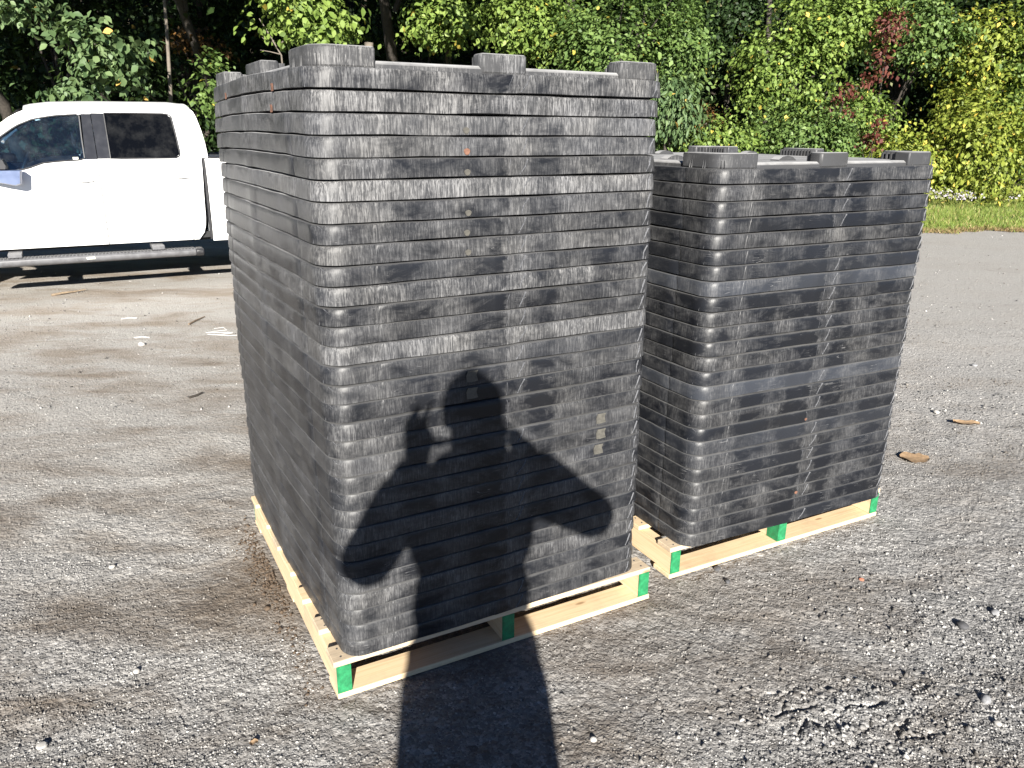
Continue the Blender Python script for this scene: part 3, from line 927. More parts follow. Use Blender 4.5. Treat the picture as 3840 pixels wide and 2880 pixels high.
TW = 1.90
TRK = empty('pickup_truck', (-3.155, 8.188, 0), R_(29.07), 'white four-door pickup truck parked behind the taller stack, facing left', 'truck')
def inset(z):
    zs = [.30, .44, .50, .60, .80, 1.00, 1.12, 1.20, 1.25, 1.45, 1.67, 1.715, 1.745]
    ys = [.05, .030, .014, .004, .0, .002, .008, .022, .040, .100, .166, .192, .235]
    return float(np.interp(z, zs, ys))
def sp(x, z, side=0, d=0.0):
    """a point on the truck's side, d inwards"""
    y = inset(z) + d
    # the nose and tail draw in a little
    y += .10 * max(0, (-2.6 - x) / 1.2) ** 2 + .02 * max(0, (x - 1.2) / .6) ** 2
    return (x, y if side == 0 else TW - y, z)
def patch(bot, top, xs, nz=8, side=0, d=0.0, th=.018):
    """a panel of the side between two curves, with thickness"""
    mb = MB()
    A = []; B = []
    for k in range(nz + 1):
        t = k / nz
        A.append([sp(x, bot(x) * (1 - t) + top(x) * t, side, d) for x in xs])
        B.append([sp(x, bot(x) * (1 - t) + top(x) * t, side, d + th) for x in xs])
    mb.grid(A); mb.grid(B)
    m, n = len(A), len(A[0])
    o = m * n
    ring = [(0, k) for k in range(n)] + [(i, n - 1) for i in range(1, m)] + [(m - 1, k) for k in range(n - 2, -1, -1)] + [(i, 0) for i in range(m - 2, 0, -1)]
    for (a, b), (c, e) in zip(ring, ring[1:] + ring[:1]):
        mb.f.append((a * n + b, c * n + e, o + c * n + e, o + a * n + b))
    return mb
def hpatch(lf, rt, zs, nx=6, side=0, d=0.0, th=.018):
    """the same, bounded left and right by curves of z"""
    mb = MB()
    rows = lambda dd: [[sp(lf(z) + (rt(z) - lf(z)) * k / nx, z, side, dd) for k in range(nx + 1)] for z in zs]
    A, B = rows(d), rows(d + th)
    mb.grid(A); mb.grid(B)
    m, n = len(A), nx + 1
    o = m * n
    ring = [(0, k) for k in range(n)] + [(i, n - 1) for i in range(1, m)] + [(m - 1, k) for k in range(n - 2, -1, -1)] + [(i, 0) for i in range(m - 2, 0, -1)]
    for (a, b), (c, e) in zip(ring, ring[1:] + ring[:1]):
        mb.f.append((a * n + b, c * n + e, o + c * n + e, o + a * n + b))
    return mb
def curve(pts):
    xs = [p[0] for p in pts]; ys = [p[1] for p in pts]
    return lambda x: float(np.interp(x, xs, ys))
belt = curve([(-2.1, 1.150), (-1.714, 1.158), (-1.56, 1.163), (-1.50, 1.172), (-1.44, 1.195), (-1.371, 1.220), (-1.25, 1.234), (-1.017, 1.247), (-.797, 1.252), (-.197, 1.254), (.1, 1.256)])
wtop = curve([(-2.05, 1.155), (-1.90, 1.275), (-1.78, 1.372), (-1.67, 1.453), (-1.535, 1.548), (-1.394, 1.608), (-1.213, 1.641), (-.993, 1.657), (-.80, 1.667), (-.241, 1.672), (.1, 1.67)])
rtop = curve([(-2.16, 1.155), (-1.95, 1.335), (-1.80, 1.455), (-1.70, 1.535), (-1.591, 1.618), (-1.50, 1.668), (-1.431, 1.695), (-1.25, 1.722), (-.9, 1.737), (-.157, 1.742), (-.05, 1.73)])
cabback = curve([(.44, .088), (1.0, .092), (1.309, .090), (1.42, .080), (1.532, .062), (1.65, .032), (1.70, .012), (1.735, -.03)])
rocker = .447
def lin(a, b, n): return list(np.linspace(a, b, n))
for side in (0, 1):
    # doors below the glass
    d1 = patch(lambda x: rocker + .0, belt, lin(-1.985, -.919, 22), 10, side).build('front_door', M['white_paint'], TRK, 35)
    rl = curve([(.44, -.085), (.50, -.030), (.62, .0), (.85, .006), (1.136, .020), (1.26, .026)])
    rd = lambda z: rl(z) - .062
    d2 = hpatch(lambda z: -.911, rd, lin(rocker, 1.252, 14), 14, side).build('rear_door', M['white_paint'], TRK, 35)
    for dd, x0, z0 in ((d1, -1.093, 1.058), (d2, -.228, 1.075)):
        h = MB()
        cx = x0 + .06
        y = sp(cx, z0, side)[1]; s = -1 if side == 0 else 1
        h.tube([(x0 - .005, y, z0), (x0 + .01, y + s * .022, z0 + .004), (x0 + .06, y + s * .030, z0 + .006), (x0 + .11, y + s * .022, z0 + .004), (x0 + .125, y, z0)], [.010, .014, .015, .014, .010], 8, flat=1.2)
        h.build('handle', M['white_paint'], dd, 60)
        g = MB(); g.tube([(x0 + .0, y + s * .002, z0 - .012), (x0 + .115, y + s * .002, z0 - .012)], .006, 6); g.build('handle_recess', M['black_trim'], dd)
    if side == 0:
        kp = MB()
        for i, x in enumerate((-1.072, -1.057, -1.040, -1.024)):
            y = sp(x, 1.025)[1]; kp.box(x, x + (.007 if i < 3 else .024), y - .0015, y + .003, 1.021, 1.028)
        kp.build('keypad', M['gloss_black'], d1)['kind'] = 'stuff'
    # rail over the windows with the windscreen pillar
    xs = lin(-2.12, -1.3, 24) + lin(-1.26, -.05, 16)
    patch(lambda x: min(wtop(x), rtop(x) - .012), rtop, xs, 3, side, .0, .03).build('roof_rail', M['white_paint'], TRK, 40)
    # panel behind the rear door glass
    wr = curve([(1.254, -.215), (1.272, -.178), (1.299, -.167), (1.45, -.179), (1.60, -.194), (1.64, -.199), (1.660, -.215), (1.672, -.250)])
    hpatch(lambda z: wr(z) if z < 1.672 else -.25, lambda z: min(cabback(z), .09) - .0, lin(1.2525, 1.672, 12), 6, side).build('rear_pillar', M['white_paint'], TRK, 40)
    hpatch(lambda z: -.25, cabback, lin(1.6725, 1.738, 4), 6, side).build('rear_pillar_top', M['white_paint'], TRK, 40)
    hpatch(lambda z: rd(z) + .009, rl, lin(rocker, 1.252, 12), 3, side).build('cab_rear_panel', M['white_paint'], TRK, 40)
    # glass
    wf = patch(lambda x: belt(x) + .004, lambda x: max(wtop(x) - .004, belt(x) + .006), lin(-2.03, -1.012, 26), 8, side, .012, .005)
    wf.build('front_side_window', M['glass'], TRK, 60)
    if side == 0:
        y = sp(-1.09, 1.262)[1]
        MB().box(-1.116, -1.071, y + .006, y + .0105, 1.249, 1.270).build('window_sticker', M['sticker'], TRK)
    lf = lambda z: -.797 - .0 * z
    hpatch(lf, lambda z: wr(z) - .004, lin(1.257, 1.668, 12), 8, side, .008, .005).build('rear_side_window', M['dark_glass'], TRK, 60)
    seal = [(-2.03, belt(-2.03))] + [(x, wtop(x)) for x in lin(-1.95, -1.03, 18)] + [(-1.008, 1.64), (-1.016, 1.45), (-1.018, 1.26)] + [(x, belt(x)) for x in lin(-1.05, -1.95, 18)]
    MB().tube([sp(x, z, side, -.001) for x, z in seal], .0075, 6, closed=True).build('window_seal', M['black_trim'], TRK)
    seal = [(-.797, 1.254), (-.797, 1.45), (-.797, 1.66), (-.79, 1.670)] + [(x, 1.671) for x in lin(-.6, -.27, 4)] + [(wr(z), z) for z in (1.66, 1.64, 1.6, 1.45, 1.30, 1.272, 1.256)] + [(x, 1.254) for x in lin(-.25, -.7, 4)]
    MB().tube([sp(x, z, side, -.001) for x, z in seal], .0075, 6, closed=True).build('window_seal', M['black_trim'], TRK)
    # black pillar between the doors, in two halves
    hpatch(lambda z: curve([(1.25, -1.010), (1.66, -.990)])(z), lambda z: -.912, lin(1.250, 1.660, 6), 2, side, -.002, .02).build('door_pillar', M['gloss_black'], TRK, 40)
    hpatch(lambda z: -.906, lambda z: -.803, lin(1.253, 1.668, 6), 2, side, -.002, .02).build('door_pillar', M['gloss_black'], TRK, 40)
    # mirror: dark upper housing, lower shell coloured blue-grey for sky reflection and shade
    s = -1 if side == 0 else 1
    y = sp(-1.66, 1.16, side)[1]
    def shell(rows_):
        mm = MB(); mm.grid(rows_, close_u=True); n = len(rows_[0])
        mm.f.append(tuple(range(n - 1, -1, -1))); mm.f.append(tuple((len(rows_) - 1) * n + k for k in range(n)))
        return mm
    lo = [(-1.86, 1.095), (-1.74, 1.062), (-1.60, 1.030), (-1.555, 1.045), (-1.540, 1.165), (-1.70, 1.168), (-1.88, 1.168)]
    mo = shell([[(cx_ + (a_ - cx_) * k_, y + s * d_, 1.12 + (b_ - 1.12) * k_) for a_, b_ in lo] for cx_, d_, k_ in ((-1.7, .02, .86), (-1.7, .05, 1.0), (-1.7, .15, 1.0), (-1.7, .18, .9))]).build('mirror', M['mirror_shell'], TRK, 40)
    up_ = [(-1.90, 1.171), (-1.648, 1.171), (-1.640, 1.20), (-1.66, 1.262), (-1.88, 1.28), (-1.92, 1.22)]
    shell([[(cx_ + (a_ - cx_) * k_, y + s * d_, 1.22 + (b_ - 1.22) * k_) for a_, b_ in up_] for cx_, d_, k_ in ((-1.78, .02, .86), (-1.78, .05, 1.0), (-1.78, .14, 1.0), (-1.78, .17, .88))]).build('mirror_housing', M['black_trim'], mo, 40)
    MB().tube([(-1.74, y + s * .10, 1.12), (-1.76, y + s * .04, 1.11), (-1.78, y - s * .02, 1.12)], .03, 8).build('mirror_arm', M['black_trim'], mo)
    # front fender with wheel arch, bed side with wheel arch
    def arch(xc, r, lo): return lambda x: max(lo, .40 + math.sqrt(max(0, r * r - (x - xc) ** 2)) if abs(x - xc) < r else lo)
    xs = lin(-3.62, -3.25, 8) + lin(-3.24, -2.30, 22) + lin(-2.28, -1.992, 6)
    patch(arch(-2.77, .46, .46), curve([(-3.62, .99), (-3.4, 1.06), (-2.6, 1.115), (-1.99, 1.15)]), xs, 8, side).build('front_fender', M['white_paint'], TRK, 35)
    xs = lin(.058, .34, 6) + lin(.35, 1.29, 22) + lin(1.30, 1.86, 8)
    bs = patch(arch(.82, .46, .425), lambda x: 1.244, xs, 10, side).build('bed_side', M['white_paint'], TRK, 35)
    y0, y1 = sp(.1, 1.244, side)[1], sp(.1, 1.244, side, .08)[1]
    MB().box(.098, 1.86, min(y0, y1) - .006, max(y0, y1), 1.243, 1.262).build('bed_rail_cap', M['black_trim'], bs, bevel=.006)
    MB().box(1.80, 1.866, min(sp(1.8, .9, side)[1], sp(1.8, .9, side, .10)[1]) - .004, max(sp(1.8, .9, side)[1], sp(1.8, .9, side, .10)[1]), .80, 1.18).build('tail_light', M['red_lens'], TRK, bevel=.01)
    MB().box(-3.66, -3.56, min(sp(-3.6, .9, side)[1], sp(-3.6, .9, side, .30)[1]), max(sp(-3.6, .9, side)[1], sp(-3.6, .9, side, .30)[1]), .82, 1.0).build('headlight', M['clear_lens'], TRK, bevel=.02)
    # step bar
    s = -1 if side == 0 else 1
    Y = (lambda a: a) if side == 0 else (lambda a: TW - a)
    sb = MB()
    prof = [(-.215, .325), (-.225, .345), (-.220, .372), (-.205, .384), (-.085, .386), (-.075, .365), (-.085, .325), (-.12, .312), (-.19, .312)]
    sb.prism([(Y(a), b) for a, b in prof], -2.12, -.155, lambda a, b, h: (h, a, b))
    so = sb.build('step_bar', M['bar_metal'], TRK, 40, bevel=.004)
    for xa, xb in ((-.155, -.080), (-2.195, -2.12)):
        MB().prism([(Y(a * 1.01), b + .001 * (1 if b > .34 else -1)) for a, b in prof], xa, xb, lambda a, b, h: (h, a, b)).build('end_cap', M['black_trim'], so, 40, bevel=.012)
    tr = MB()
    for i in range(62):
        x = -2.08 + i * .031
        tr.box(x, x + .018, min(Y(-.20), Y(-.09)), max(Y(-.20), Y(-.09)), .384, .3905)
    tr.build('tread_ribs', M['black_trim'], so)['kind'] = 'stuff'
    for x in (-1.77, -.55):
        MB().box(x, x + .115, min(Y(-.17), Y(.10)), max(Y(-.17), Y(.10)), .388, .425).build('bracket', M['bar_metal'], so, bevel=.006)
    if side == 0:
        MB().box(-1.135, -1.065, -.2262, -.2235, .346, .366).build('peeling_sticker', M['sticker'], so)
    # wheels
    for xc in (-2.77, .82):
        wy = .02
        def ring(prof, n=36):
            mb = MB()
            rows = [[(xc + r * math.cos(2 * math.pi * k / n), Y(y), .385 + r * math.sin(2 * math.pi * k / n)) for k in range(n)] for y, r in prof]
            mb.grid(rows, close_u=True)
            return mb
        wh = empty('wheel', (0, 0, 0)); wh.parent = TRK
        ring([(.05, .25), (.035, .29), (.03, .34), (.045, .375), (.07, .385), (.26, .385), (.285, .37), (.29, .30), (.28, .25)]).build('tyre', M['rubber'], wh, 40)
        rm = ring([(.05, .255), (.045, .245), (.06, .225), (.20, .215)])
        for k in range(6):
            a = 2 * math.pi * k / 6
            ca, sa = math.cos(a), math.sin(a)
            rm.add([(xc + r * ca - q * sa, Y(yy), .385 + r * sa + q * ca) for r, q, yy in ((.05, -.035, .06), (.05, .035, .06), (.235, .028, .055), (.235, -.028, .055), (.05, -.035, .09), (.05, .035, .09), (.235, .028, .08), (.235, -.028, .08))],
                   [(0,1,2,3), (4,7,6,5), (0,4,5,1), (1,5,6,2), (2,6,7,3), (3,7,4,0)])
        rm.prism([(xc + .07 * math.cos(2 * math.pi * k / 16), .385 + .07 * math.sin(2 * math.pi * k / 16)) for k in range(16)], .055, .10, lambda a, b, h: (a, Y(h), b))
        rm.build('rim', M['alloy'], wh, 35)
# roof, windscreen, back of the cab
rows = []
for x in lin(-1.46, -1.2, 6) + lin(-1.1, -.05, 10) + [-.01]:
    zr = rtop(x); r = []
    for k in range(17):
        t = k / 16
        r.append((x, inset(zr) + (TW - 2 * inset(zr)) * t, zr - .004 + .062 * (1 - abs(2 * t - 1) ** 2.6)))
    rows.append(r)
MB().grid(rows).build('roof', M['white_paint'], TRK, 60)
def cross(x0, z0, x1, z1, n=5, crown=.06):
    rows = []
    for i in range(n + 1):
        t = i / n; x, z = x0 + (x1 - x0) * t, z0 + (z1 - z0) * t
        rows.append([(x - crown * (1 - abs(2 * k / 12 - 1) ** 2) * (1 if x0 < -1 else -.3), inset(z) + .02 + (TW - 2 * inset(z) - .04) * k / 12, z) for k in range(13)])
    return MB().grid(rows)
cross(-2.13, 1.14, -1.47, 1.70).build('windscreen', M['glass'], TRK, 60)
cross(.085, 1.26, -.02, 1.71).build('cab_back', M['white_paint'], TRK, 60)
MB().prism(rounded(.55, TW - .55, 1.33, 1.60, .05), .0, .03, lambda a, b, h: (.105 + .03 - (b - 1.26) * .22 - h * .2, a, b)).build('rear_window', M['dark_glass'], TRK)
rows = [[(x, .10 + (TW - .2) * k / 12, z + .05 * (1 - abs(2 * k / 12 - 1) ** 2.2)) for k in range(13)] for x, z in ((-3.63, .97), (-3.5, 1.03), (-3.0, 1.085), (-2.4, 1.115), (-2.08, 1.135))]
MB().grid(rows).build('bonnet', M['white_paint'], TRK, 60)
fr = MB().box(-3.68, -3.55, .38, TW - .38, .66, 1.02).build('grille', M['black_trim'], TRK, bevel=.02)
for i in range(4): MB().box(-3.70, -3.68, .40, TW - .40, .70 + i * .08, .735 + i * .08).build('grille_bar', M['chrome'], fr)
MB().box(-3.80, -3.58, .06, TW - .06, .42, .64).build('front_bumper', M['chrome'], TRK, bevel=.04)
MB().box(1.84, 2.02, .06, TW - .06, .50, .70).build('rear_bumper', M['chrome'], TRK, bevel=.03)
MB().box(1.83, 1.87, .09, TW - .09, .71, 1.25).build('tailgate', M['white_paint'], TRK, bevel=.015)
MB().box(.11, 1.83, .10, TW - .10, .70, .73).build('bed_floor', M['black_trim'], TRK)
MB().box(.10, .14, .09, TW - .09, .70, 1.24).build('bed_front_wall', M['white_paint'], TRK)
MB().box(-3.5, 1.8, .36, .46, .40, .55).box(-3.5, 1.8, TW - .46, TW - .36, .40, .55).box(-1.9, -.9, .75, 1.15, .34, .52).build('chassis', M['underbody'], TRK)['kind'] = 'stuff'
MB().box(-1.98, .06, .06, TW - .06, .46, .52).build('cab_floor', M['underbody'], TRK)
MB().box(.035, .056, .045, TW - .045, .44, 1.243).build('cab_gap_shade_strip', M['black_trim'], TRK)  # black strip standing in for the shade inside the gap behind the cab
MB().box(-1.96, -1.94, .06, TW - .06, .5, 1.10).build('firewall', M['underbody'], TRK)
MB().box(.03, .05, .08, TW - .08, .5, 1.25).build('cab_back_lining', M['interior'], TRK)
MB().prism([(-2.05, .95), (-1.62, .90), (-1.60, 1.10), (-1.72, 1.17), (-2.08, 1.14)], .10, TW - .10, lambda a, b, h: (a, h, b)).build('dashboard', M['interior'], TRK, bevel=.02)
def seat(x, y, w):
    e = empty('seat'); e.parent = TRK
    MB().box(x - .45, x + .05, y, y + w, .72, .88).build('cushion', M['seat'], e, bevel=.05, seg=3)
    MB().prism([(x - .02, .85), (x + .13, .85), (x + .26, 1.42), (x + .16, 1.44)], y, y + w, lambda a, b, h: (a, h, b)).build('backrest', M['seat'], e, bevel=.04, seg=3)
    MB().box(x + .15, x + .25, y + w / 2 - .13, y + w / 2 + .13, 1.46, 1.62).build('headrest', M['seat'], e, bevel=.04, seg=3)
seat(-1.12, .22, .55); seat(-1.12, 1.13, .55); seat(-.30, .2, TW - .4)
sw = MB(); cx, cy, cz = -1.56, .50, 1.13
sw.tube([(cx + .19 * math.sin(a) * .42, cy + .19 * math.cos(a), cz + .19 * math.sin(a) * .9) for a in np.linspace(0, 2 * math.pi, 25)[:-1]], .016, 8, closed=True)
sw.tube([(cx, cy - .18, cz), (cx + .01, cy, cz - .01), (cx, cy + .18, cz)], .018, 6)
sw.tube([(cx, cy, cz), (cx - .25, cy, cz - .12)], .03, 8)
sw.build('steering_wheel', M['black_trim'], TRK, 60)
MB().tube([(-1.66, .10, 1.40), (-1.64, .13, 1.43), (-1.56, .155, 1.50), (-1.53, .15, 1.52)], .014, 6).build('grab_handle', M['interior'], TRK)

# ================================================================== VEGETATION
G = {}
G['deep'] = make_leaf('shade_dark_green_leaves', (.012, .026, .007), (.022, .045, .012), (.038, .070, .018), (.10, .08, .02), .01)  # leaf colour darkened to stand in for shade in the woods
G['mid'] = make_leaf('mid_green_leaves', (.050, .090, .023), (.102, .165, .042), (.165, .238, .067), (.40, .34, .06), .012)
G['bright'] = make_leaf('bright_green_leaves', (.075, .122, .024), (.145, .215, .043), (.228, .300, .070), (.55, .43, .08), .015)
G['yellow'] = make_leaf('yellow_green_leaves', (.110, .145, .022), (.190, .235, .036), (.285, .315, .056), (.62, .47, .08), .03)
G['pale'] = make_leaf('pale_blue_green_leaves', (.050, .090, .036), (.098, .155, .062), (.155, .215, .090), (.50, .32, .08), .008)
G['red'] = make_leaf('red_creeper_leaves', (.060, .020, .016), (.120, .036, .028), (.200, .075, .048), (.10, .11, .03), .15)
G['rust'] = make_leaf('rusty_leaves', (.03, .020, .008), (.07, .040, .014), (.20, .10, .03), (.40, .16, .03), .03)
G['grass'] = make_leaf('grass_blades', (.100, .150, .026), (.170, .235, .045), (.260, .310, .075), (.42, .34, .15), .10, .25)
G['aster'] = make_leaf('aster_petals', (.30, .27, .32), (.42, .39, .43), (.52, .50, .52), (.16, .17, .06), .35, .2)
G['weed'] = make_leaf('weed_leaves', (.110, .145, .030), (.195, .230, .050), (.300, .300, .080), (.50, .38, .11), .06)

def unit(v): return v / np.maximum(np.linalg.norm(v, axis=-1, keepdims=True), 1e-6)
def leaf_mesh(name, P, Nrm, T, size, mat, width=.62, fold=.12, fine=False):
    """one folded four-sided leaf at every point P, facing Nrm, tip along T"""
    n = len(P)
    Nrm = unit(Nrm); T = unit(T - Nrm * (T * Nrm).sum(1, keepdims=True)); S = np.cross(Nrm, T)
    l = size[:, None]
    a = P - T * l * .5
    b = P + S * l * width * .5 + Nrm * l * fold - T * l * .06
    c = P + T * l * .5 - Nrm * l * .08
    d = P - S * l * width * .5 + Nrm * l * fold - T * l * .06
    if fine:
        jit = .85 + .3 * np.random.default_rng(n).random((n, 1))
        pt = lambda u_, v_, h_: P + T * l * u_ + S * l * width * v_ * jit + Nrm * l * h_
        V = np.stack([a, pt(-.34, .30, .05), pt(-.08, .52, .10), pt(.20, .36, .06), c, pt(.20, -.36, .06), pt(-.08, -.52, .10), pt(-.34, -.30, .05)], 1).reshape(-1, 3)
        i = np.arange(n)[:, None] * 8
        Q_ = np.concatenate([i + np.array([[0, 1, 2, 3]]), i + np.array([[0, 3, 4, 5]]), i + np.array([[0, 5, 6, 7]])], 0)
        return np_mesh(name, V, Q_, mat)
    V = np.stack([a, b, c, d], 1).reshape(-1, 3)
    return np_mesh(name, V, np.arange(4 * n).reshape(n, 4), mat)

def crown_points(r, c, rad, n, clump, fill=.55, lump=.35, flat=.55):
    """leaf positions gathered in sprays on and in an uneven ellipsoid"""
    c = np.array(c); rad = np.array(rad)
    m = max(6, int(n / clump))
    d = unit(r.normal(size=(m * 3, 3)))
    ph_ = r.random(6) * 6.283
    void = np.sin(d[:, 0] * 4.2 + ph_[0]) * np.sin(d[:, 2] * 4.6 + ph_[1]) + .7 * np.sin(d[:, 1] * 6.1 + d[:, 2] * 5.0 + ph_[2]) + .5 * np.sin(d[:, 0] * 9 + d[:, 2] * 7 + ph_[3])
    d = d[np.argsort(-void + r.normal(size=m * 3) * .35)[:m * 2]]
    d = d[r.permutation(len(d))[:m]]
    lob = 1 + lump * np.sin(d[:, 0] * 3.1 + r.random() * 6) * np.sin(d[:, 1] * 2.7 + r.random() * 6) + lump * .6 * np.sin(d[:, 2] * 5.3 + d[:, 0] * 4 + r.random() * 6)
    q = (fill + (1 - fill) * r.random(m) ** .7) * lob
    cc = d * q[:, None]                                        # in the unit sphere
    k = r.integers(0, m, n)
    cr = (.16 + .22 * r.random(m))[k] * (rad.mean() ** .5) * .9
    off = r.normal(size=(n, 3)) * cr[:, None] * np.array([1, 1, flat])
    off[:, 2] -= .45 * np.hypot(off[:, 0], off[:, 1])
    P = c + cc[k] * rad + off
    out = unit(cc[k] * rad + off * .6)
    return P, out, c + cc * rad

def plant(name, label, cat, base, crowns, n, size, mat, seed, group, trunk=.05, clump=46, bark='bark', droop=.5, width=.62, fill=.5, lump=.35, limbs=7, flat=.55, fine=False):
    r = np.random.default_rng(seed)
    root = empty(name, base, 0, label, cat, group)
    b = np.array(base)
    vol = [cr[1][0] * cr[1][1] + cr[1][0] * cr[1][2] for cr in crowns]
    Ps, Os, tips = [], [], []
    for (cc, rad), v_ in zip(crowns, vol):
        P, O_, T_ = crown_points(r, np.array(cc) - b, rad, int(n * v_ / sum(vol)), clump, fill, lump, flat)
        Ps.append(P); Os.append(O_); tips.append(T_)
    P = np.concatenate(Ps); O_ = np.concatenate(Os); tips = np.concatenate(tips)
    k = P[:, 2] > .03 - b[2] * 0
    P, O_ = P[k], O_[k]
    n2 = len(P)
    up = np.array([0, 0, 1.0])
    Nrm = O_ * .55 + up * .45 + r.normal(size=(n2, 3)) * .42
    T = O_ * .5 - up * droop + r.normal(size=(n2, 3)) * .55
    s = size * (.6 + .7 * r.random(n2))
    link('crown', leaf_mesh('crown', P, Nrm, T, s, mat, width, fine=fine), root)
    tb = MB()
    top = np.array(crowns[0][0]) - b
    j = lambda a: np.array([r.normal() * a, r.normal() * a, 0])
    path = [np.array([0, 0, -.1]), top * .3 * np.array([.5, .5, 1]) + j(trunk), top * .65 * np.array([.8, .8, 1]) + j(trunk * 2), top]
    tb.tube(path, [trunk, trunk * .82, trunk * .62, trunk * .35], 8)
    for i in r.choice(len(tips), min(limbs, len(tips)), replace=False):
        t = .35 + .5 * r.random()
        a = path[1] + (path[3] - path[1]) * t
        e = tips[i]
        mid = (a + e) / 2 + np.array([0, 0, .12 * np.linalg.norm(e - a)])
        tb.tube([a, mid, e], [trunk * .38, trunk * .24, trunk * .08], 5)
    tb.build('trunk', M[bark], root, 60)
    return root

FOREST = 'trees and shrubs of the forest edge'
def shrub_at(label, X, Y, D, rad, n, size, mat, seed, name='shrub', cat='shrub', more=(), back=.2, **kw):
    p = at(X, Y, D)
    crowns = [(tuple(p), rad)] + [(tuple(at(a, b, e)), q) for a, b, e, q in more]
    base = (p.x, p.y + back, 0.0)
    return plant(name, label, cat, base, crowns, n, size, G[mat], seed, FOREST, **kw)

# --- right: sunlit edge
shrub_at('tall yellow-green vine-draped bush nearest the right edge of the grass', 2115, 320, 17.7, (1.0, .9, 1.30), 8400, 0.107, 'yellow', 101, droop=1.0, more=((2075, 235, 18.9, (.5, .5, .6)),), lump=.2)
shrub_at('low lemon-yellow shrub just right of the shorter stack', 1945, 345, 17.8, (.80, .8, .75), 5400, 0.102, 'yellow', 102, droop=.9)
shrub_at('yellow-green tree crown above the vine-draped bush at upper right', 2130, 110, 19.6, (1.15, 1.1, 1.05), 5400, 0.115, 'yellow', 103, back=2.2, name='tree', cat='tree', droop=.8, trunk=.09)
shrub_at('mid-green tree cut by the right edge of the picture', 2225, 160, 18.9, (.75, .8, 1.9), 5700, 0.107, 'bright', 104, back=2.2, name='tree', cat='tree', trunk=.09)
shrub_at('bright green maple sapling in the middle of the sunny forest edge', 1700, 150, 18.7, (1.15, 1.0, 1.35), 6300, 0.115, 'bright', 105, back=2.2, name='tree', cat='tree', trunk=.06, more=((1770, 60, 18.8, (.7, .7, .8)),))
shrub_at('dense green shrub rising behind the middle of the shorter stack', 1740, 300, 17.6, (1.05, .9, .75), 6300, 0.094, 'mid', 106)
shrub_at('fresh green low shrub behind the left corner of the shorter stack', 1545, 305, 17.2, (.75, .8, .45), 3900, 0.098, 'bright', 107)
shrub_at('brownish green seedy shrub low behind the shorter stack', 1500, 265, 17.6, (.45, .5, .35), 2700, 0.049, 'rust', 108)
shrub_at('green tree right beside the top of the taller stack', 1455, 110, 18.3, (.75, .9, 1.25), 5400, 0.107, 'mid', 109, back=2.2, name='tree', cat='tree', trunk=.07)
shrub_at('pale long-leaved shrub drooping beside the taller stack', 1455, 225, 16.8, (.42, .45, .65), 2250, 0.139, 'pale', 110, fine=True, droop=1.6, width=.34, clump=20)
shrub_at('broad green tree directly above the right end of the taller stack', 1320, 150, 17.6, (1.15, 1.0, 1.75), 9000, 0.102, 'mid', 111, fine=True, back=2.2, name='tree', cat='tree', trunk=.09)
shrub_at('green tree above the middle block of the taller stack', 1130, 40, 18.4, (.95, .9, .75), 4200, 0.107, 'bright', 112, fine=True, back=2.2, name='tree', cat='tree', trunk=.08)
shrub_at('green leafy tree between the red creeper and the maple sapling', 1840, 35, 18.9, (.65, .8, .70), 3900, 0.107, 'bright', 113, back=2.2, name='tree', cat='tree', trunk=.07)
shrub_at('green tree right of the red creeper, near the top edge', 2010, 70, 19.4, (.65, .8, .75), 3300, 0.107, 'mid', 114, back=2.2, name='tree', cat='tree', trunk=.07)
shrub_at('green shrub with yellow leaves below the red creeper', 1860, 260, 18.1, (.75, .7, .65), 3900, 0.098, 'bright', 115)
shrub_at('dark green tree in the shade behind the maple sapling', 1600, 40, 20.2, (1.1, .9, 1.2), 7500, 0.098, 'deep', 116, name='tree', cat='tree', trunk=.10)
def creeper(label, spots, n, seed):
    p = at(spots[0][0], spots[0][1], spots[0][2])
    return plant('creeper_vine', label, 'vine', (p.x, p.y + .3, 0), [(tuple(at(a, b, e)), q) for a, b, e, q in spots], n, .10, G['red'], seed, FOREST, trunk=.02, droop=1.2, fill=.2, limbs=3)
creeper('dark red creeper hanging from the treetops, at the top edge', ((1925, 50, 17.9, (.22, .2, .45)), (1905, 130, 17.8, (.12, .15, .36))), 620, 121)
creeper('wine-red creeper patch halfway down the sunny forest edge', ((1825, 195, 17.3, (.16, .15, .28)), (1868, 175, 17.4, (.13, .12, .22)), (1805, 222, 17.3, (.10, .1, .16))), 190, 122)
creeper('rusty red creeper low down beside the lemon-yellow shrub', ((1885, 300, 17.0, (.20, .2, .30)), (1835, 245, 17.0, (.10, .1, .16)), (1900, 262, 17.0, (.14, .1, .14))), 220, 123)
# --- left: shaded edge behind the truck, with sprays that catch the sun
shrub_at('spray of big sunlit blue-green leaves above the truck cab', 205, 95, 15.2, (.72, .6, .55), 1500, .15, 'pale', 131, fine=True, back=5.0, limbs=3, name='tree', cat='tree', trunk=.04, clump=24, fill=.15, more=((150, 190, 15.4, (.55, .5, .22)), (255, 150, 15.3, (.38, .4, .28))))
shrub_at('few sunlit leaves in the upper left corner', 50, 12, 15.6, (.50, .5, .30), 330, .14, 'pale', 132, fine=True, back=5.0, limbs=3, name='tree', cat='tree', trunk=.04, clump=18, fill=.2)
shrub_at('oak bough with bright jagged leaves hanging over the left corner of the taller stack', 655, 10, 15.4, (.85, .7, .52), 2300, .135, 'bright', 133, fine=True, back=5.0, limbs=3, name='tree', cat='tree', trunk=.10, clump=20, fill=.15, more=((700, 60, 15.2, (.45, .4, .25)),))
shrub_at('small dark green tree between the truck cab and the taller stack', 445, 190, 17.4, (.42, .6, .65), 650, .12, 'mid', 134, fine=True, back=3.0, name='tree', cat='tree', trunk=.03, fill=.2)
